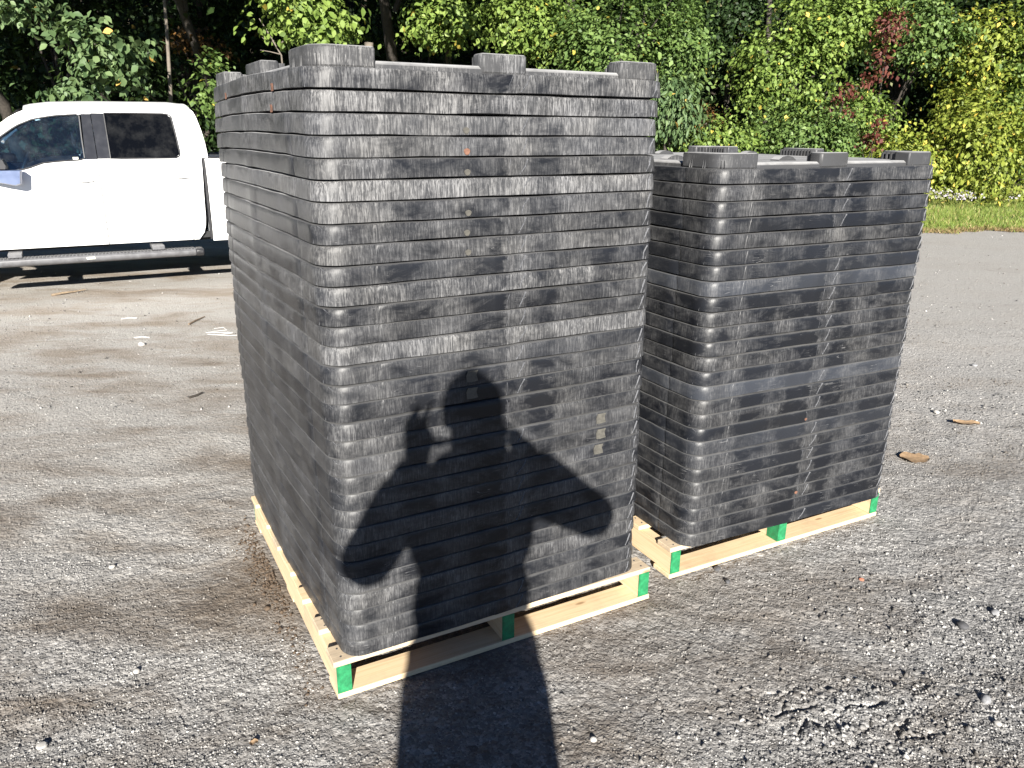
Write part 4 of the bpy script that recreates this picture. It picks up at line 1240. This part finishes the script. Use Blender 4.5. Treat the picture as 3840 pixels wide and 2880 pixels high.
shrub_at('loose green tree above the left half of the taller stack', 960, 35, 17.8, (.70, .8, .62), 2600, .115, 'bright', 135, fine=True, back=5.0, limbs=3, name='tree', cat='tree', trunk=.07, fill=.25)
shrub_at('shaded orange-tinged maple deep in the dark woods', 420, 70, 19.2, (.75, .6, .40), 420, .12, 'rust', 136, back=5.0, limbs=3, name='tree', cat='tree', trunk=.04, fill=.2)
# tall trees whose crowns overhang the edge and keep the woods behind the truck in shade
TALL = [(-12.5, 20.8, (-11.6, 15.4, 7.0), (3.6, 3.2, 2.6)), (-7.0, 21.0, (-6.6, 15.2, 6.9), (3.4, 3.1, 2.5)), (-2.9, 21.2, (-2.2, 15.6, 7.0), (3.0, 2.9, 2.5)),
        (.9, 20.0, (1.0, 17.4, 7.7), (2.4, 2.3, 2.2))]
TL = ['tall tree with grey trunk farthest left behind the truck cab', 'tall tree with slender trunk behind the truck roof', 'tall tree with brown trunk just behind the left corner of the taller stack',
      'tall tree whose trunk stands behind the middle of the taller stack']
for i, (x, y, cc, rad) in enumerate(TALL):
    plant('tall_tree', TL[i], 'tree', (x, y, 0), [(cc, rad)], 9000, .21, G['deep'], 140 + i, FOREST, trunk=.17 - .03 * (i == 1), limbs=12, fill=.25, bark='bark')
# rear rows: dark, dense
rr_ = np.random.default_rng(5)
BL = ['dark background tree far left', 'dark background tree behind the truck bonnet', 'dark background tree behind the truck windows', 'dark background tree left of the taller stack',
      'dark background tree behind the left corner of the taller stack', 'dark background tree behind the taller stack', 'shaded background tree at the right end of the taller stack',
      'shaded background tree behind the shorter stack', 'shaded background tree in the gap by the red creeper', 'shaded background tree behind the yellow bushes', 'shaded background tree at the far right']
for i, lab in enumerate(BL):
    x = -15 + i * 3.1 + rr_.normal() * .3
    y = 22.2 + rr_.normal() * .5
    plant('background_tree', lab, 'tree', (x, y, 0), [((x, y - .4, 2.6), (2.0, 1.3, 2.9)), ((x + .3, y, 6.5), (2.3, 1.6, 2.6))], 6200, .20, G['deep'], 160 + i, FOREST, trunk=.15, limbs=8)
# far-off wood that reads as one mass, with a bank added to block sky gaps
wd = np.random.default_rng(8)
nw = 26000
P = np.stack([wd.uniform(-30, 34, nw), 24.5 + 4 * wd.random(nw), wd.uniform(.1, 11, nw)], 1)
Nn = np.array([0, -1, .5]) + wd.normal(size=(nw, 3)) * .6
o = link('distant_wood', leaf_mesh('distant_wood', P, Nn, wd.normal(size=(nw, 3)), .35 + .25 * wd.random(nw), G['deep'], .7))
tag(o, 'dark mass of woods behind the forest edge', 'woods', None, 'stuff')
rows = []
for y, z in ((23.5, -.2), (25, .3), (28, 2.5), (31, 7.0), (34, 11.5), (60, 16)):
    rows.append([(x, y + 1.2 * math.sin(x * .21), z + .4 * math.sin(x * .5 + y)) for x in np.linspace(-90, 90, 60)])
hb = MB().grid(rows).build('sky_blocking_bank', M['soil'], None, 60)
tag(hb, 'dark bank added behind the trees to block the sky', None, None, 'structure')
# saplings and dead stems in the shade
def stem(name, label, pts, r0, r1, mat, twigs=()):
    P_ = [at(*p) for p in pts]
    root = empty(name, (P_[0].x, P_[0].y, 0), 0, label, 'tree', FOREST)
    rel = [p - Vector((P_[0].x, P_[0].y, 0)) for p in P_]
    n = len(rel)
    MB().tube(rel, [r0 + (r1 - r0) * i / (n - 1) for i in range(n)], 7).build('trunk', M[mat], root, 60)
    for tw in twigs:
        q = [at(*p) - Vector((P_[0].x, P_[0].y, 0)) for p in tw]
        MB().tube(q, [.014, .009, .004][:len(q)], 5).build('branch', M[mat], root, 60)
    return root
def grounded(X, Y, D): 
    """the picture height at which a trunk at X, depth D meets the ground"""
    return (X, 286 + 1695 * CAM_H / D * 1.07, D)
stem('sapling', 'slim straight grey sapling trunk standing behind the truck roof', ((372, 330, 17.0), (368, 190, 17.0), (360, 60, 17.0), (350, -60, 17.0)), .045, .03, 'bark_pale')
stem('dead_sapling', 'bare leaning dead sapling left of the raised corner of the taller stack', ((625, 300, 15.6), (608, 120, 15.6), (585, 80, 15.6), (560, 40, 15.6)), .02, .008, 'bark_pale',
     (((608, 118, 15.6), (585, 112, 15.5), (562, 108, 15.5)), ((600, 100, 15.6), (622, 80, 15.6), (640, 58, 15.6)), ((592, 88, 15.6), (578, 92, 15.6), (566, 80, 15.6))))
stem('broken_trunk', 'broken brown trunk stub with bare wood just behind the raised corner block', ((800, 320, 17.0), (798, 200, 17.0), (797, 92, 17.0)), .10, .09, 'bark_pale')
stem('dark_trunk', 'dark upright trunk behind the right part of the shorter stack gap', ((1655, 330, 18.9), (1650, 200, 18.9), (1660, 60, 18.9), (1665, -60, 18.9)), .07, .05, 'bark')

# ------------------------------------------------------------------ grass verge
xs = np.linspace(-40, 45, 500)
edge = lambda x: 12.95 + .12 * math.sin(x * 1.7) + .10 * math.sin(x * 4.1 + 1) + .06 * math.sin(x * 11.3) + .02 * abs(x)
vg = MB().grid([[(x, edge(x) + t * (26 - edge(x)), float(ground_z(np.array([x]), np.array([13.0]))[0]) * 0 + .012 + .05 * min(1, t * 6)) for x in xs] for t in (0, .02, .08, .2, .5, 1)]).build('grass_verge', M['grass_ground'], None, 60)
tag(vg, 'strip of short grass between the gravel and the trees', None, None, 'structure')
gr_ = np.random.default_rng(17)
ng = 90000
D_ = 12.9 + 7.6 * gr_.random(ng) ** 1.25
u = gr_.random(ng)
X_ = np.where(u < .72, D_ * (.40 + .32 * gr_.random(ng)), D_ * (-.75 + 1.2 * gr_.random(ng)))
patchy = n_a(X_ * 1.3 + 7, D_ * 1.3) + n_b(X_ * 3 + 3, D_ * 3)
ok = (D_ > np.array([edge(x) for x in X_]) + .30 * gr_.random(ng)) & (gr_.random(ng) < .75 + patchy * .6)
X_, D_, patchy = X_[ok], D_[ok], patchy[ok]
ng = len(X_)
h = (.045 + .075 * gr_.random(ng)) * np.clip(.55 + .30 * (D_ - 12.9) + patchy * .5, .45, 2.0)
az = gr_.random(ng) * 6.283
lean = gr_.normal(0, .45, (ng, 2)) * h[:, None]
wv = np.stack([np.cos(az), np.sin(az)], 1) * (.005 + .006 * gr_.random(ng))[:, None]
b0 = np.stack([X_, D_, np.full(ng, .02)], 1)
V = np.stack([b0 - np.c_[wv, np.zeros(ng)], b0 + np.c_[wv, np.zeros(ng)], b0 + np.c_[lean, h]], 1).reshape(-1, 3)
o = link('grass', np_mesh('grass', V, np.arange(3 * ng).reshape(ng, 3), G['grass']))
tag(o, 'sunlit short grass on the verge beyond the gravel', 'grass', None, 'stuff')
nd = 9000
X_ = np.where(gr_.random(nd) < .75, 5.0 + 6.0 * gr_.random(nd), gr_.uniform(-10, 5, nd))
D_ = np.array([edge(x) for x in X_]) - .10 + np.abs(gr_.normal(0, .26, nd)) - .12 * gr_.random(nd) ** 3
h = .02 + .06 * gr_.random(nd)
az = gr_.random(nd) * 6.283
lean = gr_.normal(0, .9, (nd, 2)) * h[:, None]
wv = np.stack([np.cos(az), np.sin(az)], 1) * (.004 + .006 * gr_.random(nd))[:, None]
b0 = np.stack([X_, D_, np.full(nd, .008)], 1)
V = np.stack([b0 - np.c_[wv, np.zeros(nd)], b0 + np.c_[wv, np.zeros(nd)], b0 + np.c_[lean, h]], 1).reshape(-1, 3)
G['straw'] = make_leaf('dry_grass', (.16, .11, .05), (.26, .18, .09), (.36, .27, .14), (.16, .19, .05), .25, .15)
o = link('dry_grass', np_mesh('dry_grass', V, np.arange(3 * nd).reshape(nd, 3), G['straw']))
tag(o, 'dry brown grass fringe where the gravel ends', 'grass', None, 'stuff')
# tall weeds at the foot of the shrubs
nwd = 9000
X_ = gr_.uniform(6.0, 14.0, nwd); D_ = 17.6 + gr_.normal(0, .6, nwd) + .12 * (X_ - 8)
P = np.stack([X_, D_, .04 + .38 * gr_.random(nwd) ** 1.4], 1)
o = link('weeds', leaf_mesh('weeds', P, gr_.normal(size=(nwd, 3)) + np.array([0, -.4, .7]), gr_.normal(size=(nwd, 3)) * .5 + np.array([0, 0, .5]), .06 + .07 * gr_.random(nwd), G['weed'], .4))
tag(o, 'yellowish tall weeds at the foot of the shrubs', 'weeds', None, 'stuff')
ASTER = ['pale aster clump nearest the shorter stack', 'largest pale aster clump in the tall grass', 'small pale aster clump at the right end of the row', 'pale aster sprig by the right edge of the picture']
for i, (X, Y, D, k, sp_) in enumerate(((2030, 417, 16.6, 55, .15), (2068, 421, 16.3, 85, .16), (2098, 424, 16.4, 34, .10), (2188, 428, 16.3, 14, .07))):
    p = at(X, Y, D)
    root = empty('aster_plant', (p.x, p.y, 0), 0, ASTER[i], 'flowers', 'asters in the tall grass')
    q = np.stack([gr_.normal(0, sp_, k), gr_.normal(0, sp_, k), p.z + gr_.normal(0, .05, k)], 1)
    link('blossom', leaf_mesh('blossom', q, gr_.normal(size=(k, 3)) * .4 + np.array([0, -.6, .7]), gr_.normal(size=(k, 3)), .035 + .02 * gr_.random(k), G['aster'], .9), root)
    sb = MB()
    for j_ in range(0, k, 6): sb.tube([(q[j_][0] * .4, q[j_][1] * .4, 0), tuple(q[j_])], [.004, .002], 4)
    sb.build('stem', G['weed'], root)

# ------------------------------------------------------------------ small things lying about
def gz(x, y): return float(ground_z(np.array([x]), np.array([y]))[0])
def lay(name, label, cat, pts, rad, mat, group=None, n=6):
    o = MB().tube([(x, y, gz(x, y) + z) for x, y, z in pts], rad, n).build(name, M[mat], None, 60)
    return tag(o, label, cat, group)
lay('twig', 'dark bent twig on the gravel just below the truck step bar', 'twig', ((-4.43, 7.43, .012), (-4.36, 7.50, .02), (-4.30, 7.60, .012), (-4.22, 7.66, .02)), [.012, .011, .008, .004], 'twig')
lay('twig', 'thin reddish twig on the gravel left of the taller stack', 'twig', ((-2.66, 6.29, .01), (-2.65, 6.42, .012), (-2.63, 6.56, .01)), [.008, .007, .004], 'twig')
lay('twig', 'short dark stick beside the left side of the taller stack', 'twig', ((-1.93, 4.44, .008), (-1.90, 4.48, .012), (-1.885, 4.53, .01)), [.008, .007, .005], 'bark')
sx = [(-2.40, 6.14), (-2.33, 6.16), (-2.28, 6.10), (-2.36, 6.05), (-2.42, 6.02), (-2.36, 5.99), (-2.25, 6.03), (-2.20, 6.0), (-2.29, 5.96), (-2.38, 5.95), (-2.2, 5.94), (-2.08, 5.95)]
lay('string', 'tangle of white string on the gravel left of the taller stack', 'string', [(x, y, .006 + .004 * (i % 2)) for i, (x, y) in enumerate(sx)], .0026, 'white_string', n=5)
for lab, x, y, a, ln in (('thin white plastic strip on the gravel midway to the truck', -3.25, 6.50, .2, .13), ('short white plastic strip on the gravel nearer the taller stack', -2.85, 5.85, .1, .12)):
    lay('plastic_strip', lab, 'strip', ((x - ln / 2, y, .006), (x, y + .01, .010), (x + ln / 2, y + .02 * a, .006)), .0045, 'white_string', n=5)
def flat_leaf(label, x, y, ln, wd_, rot, mat, seed, curl=.012, name='dry_leaf', cat='leaf'):
    r = random.Random(seed)
    n = 9
    rows = []
    for i in range(n):
        t = i / (n - 1)
        wi = wd_ / 2 * math.sin(math.pi * (.06 + .9 * t)) ** .7 * r.uniform(.75, 1.1)
        rows.append([((t - .5) * ln, s * wi, .005 + curl * (abs(s) ** 2) * r.uniform(.4, 1.3) + .002 * math.sin(t * 7 + seed)) for s in (-1, -.5, 0, .5, 1)])
    top = [p for rw in rows for p in rw]
    mb = MB().grid(rows).grid([[(a, b, c - .0022) for a, b, c in rw] for rw in rows])
    o = mb.build(name, M[mat], None, 60)
    o.location = (x, y, gz(x, y) + .003); o.rotation_euler = (0, 0, rot)
    return tag(o, label, cat)
flat_leaf('large dry brown leaf on the gravel right of the shorter stack', 1.985, 3.57, .135, .13, -.15, 'dry_leaf', 1, .006)
flat_leaf('curled tan leaf farther back on the gravel right of the shorter stack', 2.52, 4.08, .13, .08, -.3, 'dry_leaf', 2, .008)
flat_leaf('small orange leaf scrap on the foreground gravel left of the shadow', *[(lambda p: (p.x, p.y))(Vector((0, 0, CAM_H)) + ray_dir(548, 1602) * (-CAM_H / ray_dir(548, 1602).z))][0], .022, .016, .4, 'dry_leaf', 3, .002)
def rock(label, X, Y, s, mat, seed, squash=.7):
    d = ray_dir(X, Y); p = Vector((0, 0, CAM_H)) + d * (-CAM_H / d.z)
    r = random.Random(seed)
    bm = bmesh.new()
    bmesh.ops.create_icosphere(bm, subdivisions=2, radius=1)
    k = [Vector((r.gauss(0, 1), r.gauss(0, 1), r.gauss(0, 1))).normalized() for _ in range(7)]
    for v in bm.verts:
        f = 1.0
        for q in k: f -= .16 * max(0, v.co.normalized().dot(q)) ** 2
        v.co *= f * s
        v.co.z *= squash
    me = bpy.data.meshes.new('stone'); bm.to_mesh(me); bm.free()
    me.materials.append(M[mat])
    for q in me.polygons: q.use_smooth = True
    me.set_sharp_from_angle(angle=R_(28))
    o = link('stone', me); o.location = (p.x, p.y, gz(p.x, p.y) + s * squash * .45); o.rotation_euler = (0, 0, r.random() * 6)
    return tag(o, label, 'stone')
S2 = 2212 / 3840
for lab, X, Y, s, mt in (('dark smooth stone casting a shadow at the right, halfway down', 3612, 2345, .022, 'dark_stone'), ('grey stone near the right edge, upper of the two by the dark stone', 3735, 2298, .017, 'grey_stone'),
        ('white chip near the lower right corner', 3740, 2716, .012, 'white_stone'), ('small white pebble in the coarse patch on the right', 3391, 2366, .008, 'white_stone'),
        ('pale angular stone at the bottom left', 155, 2786, .015, 'white_stone'), ('pale pebble on the left foreground gravel', 512, 2512, .013, 'white_stone'),
        ('dark jagged stone below the front of the far pallet', 2690, 2130, .016, 'dark_stone'), ('black shard of stone right of the dark jagged stone', 2730, 2180, .012, 'dark_stone'),
        ('white pebble right of the shorter stack near its top third', 3512, 1540, .022, 'white_stone'), ('tan pebble on the gravel far right', 3655, 1368, .022, 'grey_stone'),
        ('reddish stone chip on the gravel right of the far pallet', 3232, 2168, .010, 'brick_stone'), ('grey stone low on the right, beside a dark hole', 3695, 2625, .018, 'grey_stone'),
        ('white stone lump left of the taller stack near the truck', 533, 1290, .03, 'white_stone'), ('small white chip in the shade edge by the person shadow on the right', 2225, 2765, .012, 'white_stone'),
        ('dark clod beside the left side of the near pallet', 1000, 2285, .013, 'clod'), ('pale chip halfway along the left foreground', 420, 2125, .013, 'white_stone')):
    rock(lab, X * S2, Y * S2, s, mt, int(X))

# ================================================================== PHOTOGRAPHER (behind the camera; the shadow shows in the picture)
M['skin'] = simple('skin', (.45, .27, .19), .55, var=.08, scale=20)
M['hair'] = simple('brown_hair', (.035, .022, .015), .6, var=.4, scale=60, bmp=.5)
M['jacket'] = simple('dark_blue_jacket', (.02, .03, .06), .85, var=.25, scale=40, bmp=.3)
M['trousers'] = simple('blue_jeans', (.05, .07, .12), .9, var=.25, scale=60, bmp=.3)
M['shoe'] = simple('brown_leather_shoe', (.06, .04, .025), .6, var=.2)
M['eye'] = simple('eye', (.6, .6, .58), .2, var=.02)
M['iris'] = simple('iris', (.05, .03, .02), .2, var=.1)
M['phone'] = simple('black_phone', (.02, .02, .022), .25, var=.05)
PER = empty('person', (.06, -.36, 0), 0, 'person in dark jacket taking the photo, seen as a shadow on the taller stack', 'person')
def pv(x, y, z): return Vector((x - .06, y + .36, z))
def remeshed(mb, name, mat, voxel, parent=PER, smooth=6):
    o = mb.build(name, mat, parent, None, fix=True)
    m = o.modifiers.new('remesh', 'REMESH'); m.mode = 'VOXEL'; m.voxel_size = voxel; m.use_smooth_shade = True
    s = o.modifiers.new('smooth', 'SMOOTH'); s.iterations = smooth; s.factor = .5
    return o
HC = (.065, -.335, 1.69)
SHL, SHR = (-.125, -.37, 1.455), (.255, -.37, 1.465)
ELL, ELR = (-.235, -.27, 1.235), (.440, -.26, 1.325)
WRL, WRR = (-.106, -.125, 1.470), (.228, -.12, 1.452)
def arm(mb, S, E_, W, r):
    mb.capsule(pv(*S), pv(*E_), r[0], r[1]); mb.capsule(pv(*E_), pv(*W), r[1] * .98, r[2])
body = MB()
body.ball(pv(HC[0], HC[1], HC[2] + .012), (.080, .096, .100), 16, 12)
body.ball(pv(HC[0], HC[1] + .028, HC[2] - .055), (.066, .074, .070), 14, 10)      # jaw
body.capsule(pv(.065, -.345, 1.60), pv(.065, -.37, 1.48), .054, .062)             # neck
body.capsule(pv(.065, -.242, 1.700), pv(.065, -.232, 1.672), .009, .015)          # nose
for s in (-1, 1): body.ball(pv(.065 + s * .077, -.345, 1.680), (.010, .020, .032), 8, 6)
body.capsule(pv(.042, -.246, 1.632), pv(.088, -.246, 1.632), .008, .008)          # lips
def hand(mb, W, palm, fingers, thumb):
    mb.capsule(pv(*W), pv(*palm), .033, .040)
    for f in fingers:
        for a, b, r in zip(f, f[1:], (.0105, .0095, .0085)): mb.capsule(pv(*a), pv(*b), r, r * .92, 8)
    for a, b, r in zip(thumb, thumb[1:], (.0135, .011)): mb.capsule(pv(*a), pv(*b), r, r * .9, 8)
# left hand: palm beside the phone, index finger raised, the others behind it, thumb under its edge
hand(body, WRL, (-.100, -.085, 1.520),
     [[(-.088, -.070, 1.545), (-.084, -.050, 1.572), (-.078, -.045, 1.590), (-.070, -.040, 1.606)],
      [(-.108, -.072, 1.545), (-.113, -.048, 1.568), (-.110, -.035, 1.582), (-.100, -.028, 1.590)],
      [(-.122, -.080, 1.535), (-.130, -.055, 1.553), (-.122, -.038, 1.563), (-.108, -.030, 1.568)],
      [(-.128, -.088, 1.520), (-.134, -.066, 1.532), (-.124, -.048, 1.540), (-.110, -.040, 1.542)]],
     [(-.078, -.078, 1.505), (-.050, -.052, 1.496), (-.022, -.034, 1.497)])
# right hand closed round the other end of the phone
hand(body, WRR, (.190, -.085, 1.481),
     [[(.180, -.066, 1.506), (.170, -.030, 1.522), (.152, -.012, 1.518), (.138, .000, 1.511)],
      [(.192, -.066, 1.494), (.182, -.028, 1.502), (.162, -.006, 1.496), (.143, .002, 1.490)],
      [(.198, -.072, 1.478), (.188, -.032, 1.478), (.166, -.008, 1.472), (.146, .000, 1.468)],
      [(.196, -.080, 1.460), (.186, -.044, 1.456), (.168, -.020, 1.452), (.150, -.010, 1.450)]],
     [(.172, -.080, 1.494), (.150, -.055, 1.502), (.130, -.036, 1.496)])
arm(body, SHL, ELL, WRL, (.048, .042, .030)); arm(body, SHR, ELR, WRR, (.048, .042, .030))
body.capsule(pv(.065, -.37, 1.40), pv(.065, -.36, .98), .13, .13)
for s in (-1, 1):
    body.capsule(pv(.06 + s * .095, -.36, .90), pv(.06 + s * .115, -.35, .50), .085, .058)
    body.capsule(pv(.06 + s * .115, -.35, .50), pv(.06 + s * .12, -.37, .10), .055, .040)
remeshed(body, 'body', M['skin'], .006, smooth=4)
jk = MB()
jk.ball(pv(.065, -.37, 1.33), (.185, .125, .20), 18, 12)
jk.ball(pv(.062, -.36, 1.10), (.178, .130, .26), 18, 12)
jk.ball(pv(.060, -.36, .93), (.205, .135, .16), 18, 12)
jk.capsule(pv(*SHL), pv(*SHR), .062, .062)
jk.capsule(pv(.065, -.372, 1.505), pv(.065, -.37, 1.43), .066, .085)
arm(jk, SHL, ELL, (-.114, -.150, 1.440), (.078, .074, .056)); arm(jk, SHR, ELR, (.250, -.150, 1.445), (.078, .074, .062))
jk.capsule(pv(.005, -.37, 1.540), pv(.140, -.37, 1.545), .058, .060)
jk.capsule(pv(.01, -.37, 1.50), pv(*SHL), .06, .066); jk.capsule(pv(.12, -.37, 1.50), pv(*SHR), .06, .066)
for e in (ELL, ELR): jk.ball(pv(*e), (.072, .072, .074), 12, 8)
remeshed(jk, 'jacket', M['jacket'], .011)
tj = MB()
tj.ball(pv(.06, -.36, .89), (.203, .132, .145), 16, 10)
for s in (-1, 1):
    tj.capsule(pv(.06 + s * .100, -.36, .86), pv(.06 + s * .118, -.35, .50), .116, .082)
    tj.capsule(pv(.06 + s * .118, -.35, .50), pv(.06 + s * .122, -.365, .09), .076, .064)
remeshed(tj, 'trousers', M['trousers'], .011)
for s in (-1, 1):
    sh = MB()
    sh.ball(pv(.06 + s * .125, -.37, .055), (.044, .055, .055), 12, 8)
    sh.ball(pv(.06 + s * .130, -.27, .040), (.048, .105, .036), 14, 8)
    remeshed(sh, 'shoe', M['shoe'], .008)
    e = MB().ball(pv(.065 + s * .030, -.254, 1.700), .0115, 10, 8).build('eye', M['eye'], PER, 180)
    MB().ball(pv(.065 + s * .030, -.2445, 1.700), (.005, .003, .005), 8, 6).build('iris', M['iris'], e, 180)
hr = MB()
hr.ball(pv(HC[0], HC[1] - .014, HC[2] + .026), (.087, .096, .094), 16, 12)
r_ = random.Random(3)
for i in range(60):
    a = r_.uniform(0, 6.28); q = r_.uniform(0, .75)
    x, y, z = .080 * q * math.cos(a), .095 * q * math.sin(a), .095 * math.sqrt(1 - q * q)
    b = pv(HC[0] + x, HC[1] - .012 + y, HC[2] + .020 + z)
    hr.capsule(b, b + Vector((x * .15 + r_.gauss(0, .004), y * .15 + .004, .012)), .007, .003, 6)
ho = remeshed(hr, 'hair', M['hair'], .005, smooth=2)
# the phone; its lens is where the picture is taken from
ph = empty('phone', (0, 0, CAM_H), 0, 'black phone held up in both hands, only its shadow shows', 'phone')
ph.rotation_euler = (-PITCH, 0, 0)
MB().prism(rounded(-.022, .138, -.062, .014, .009, 4), .006, .0145, lambda a, b, h: (a, -h, b)).build('phone_body', M['phone'], ph, 40, bevel=.002)
lensm = MB().prism([(.0075 * math.cos(a), .0075 * math.sin(a)) for a in np.linspace(0, 6.283, 17)[:-1]], .0045, .0062, lambda a, b, h: (a, -h, b)).mesh('lens', M['gloss_black'])
for dx in (0, .018, .036):
    q = link('lens', lensm, ph); q.location = (dx, 0, 0)
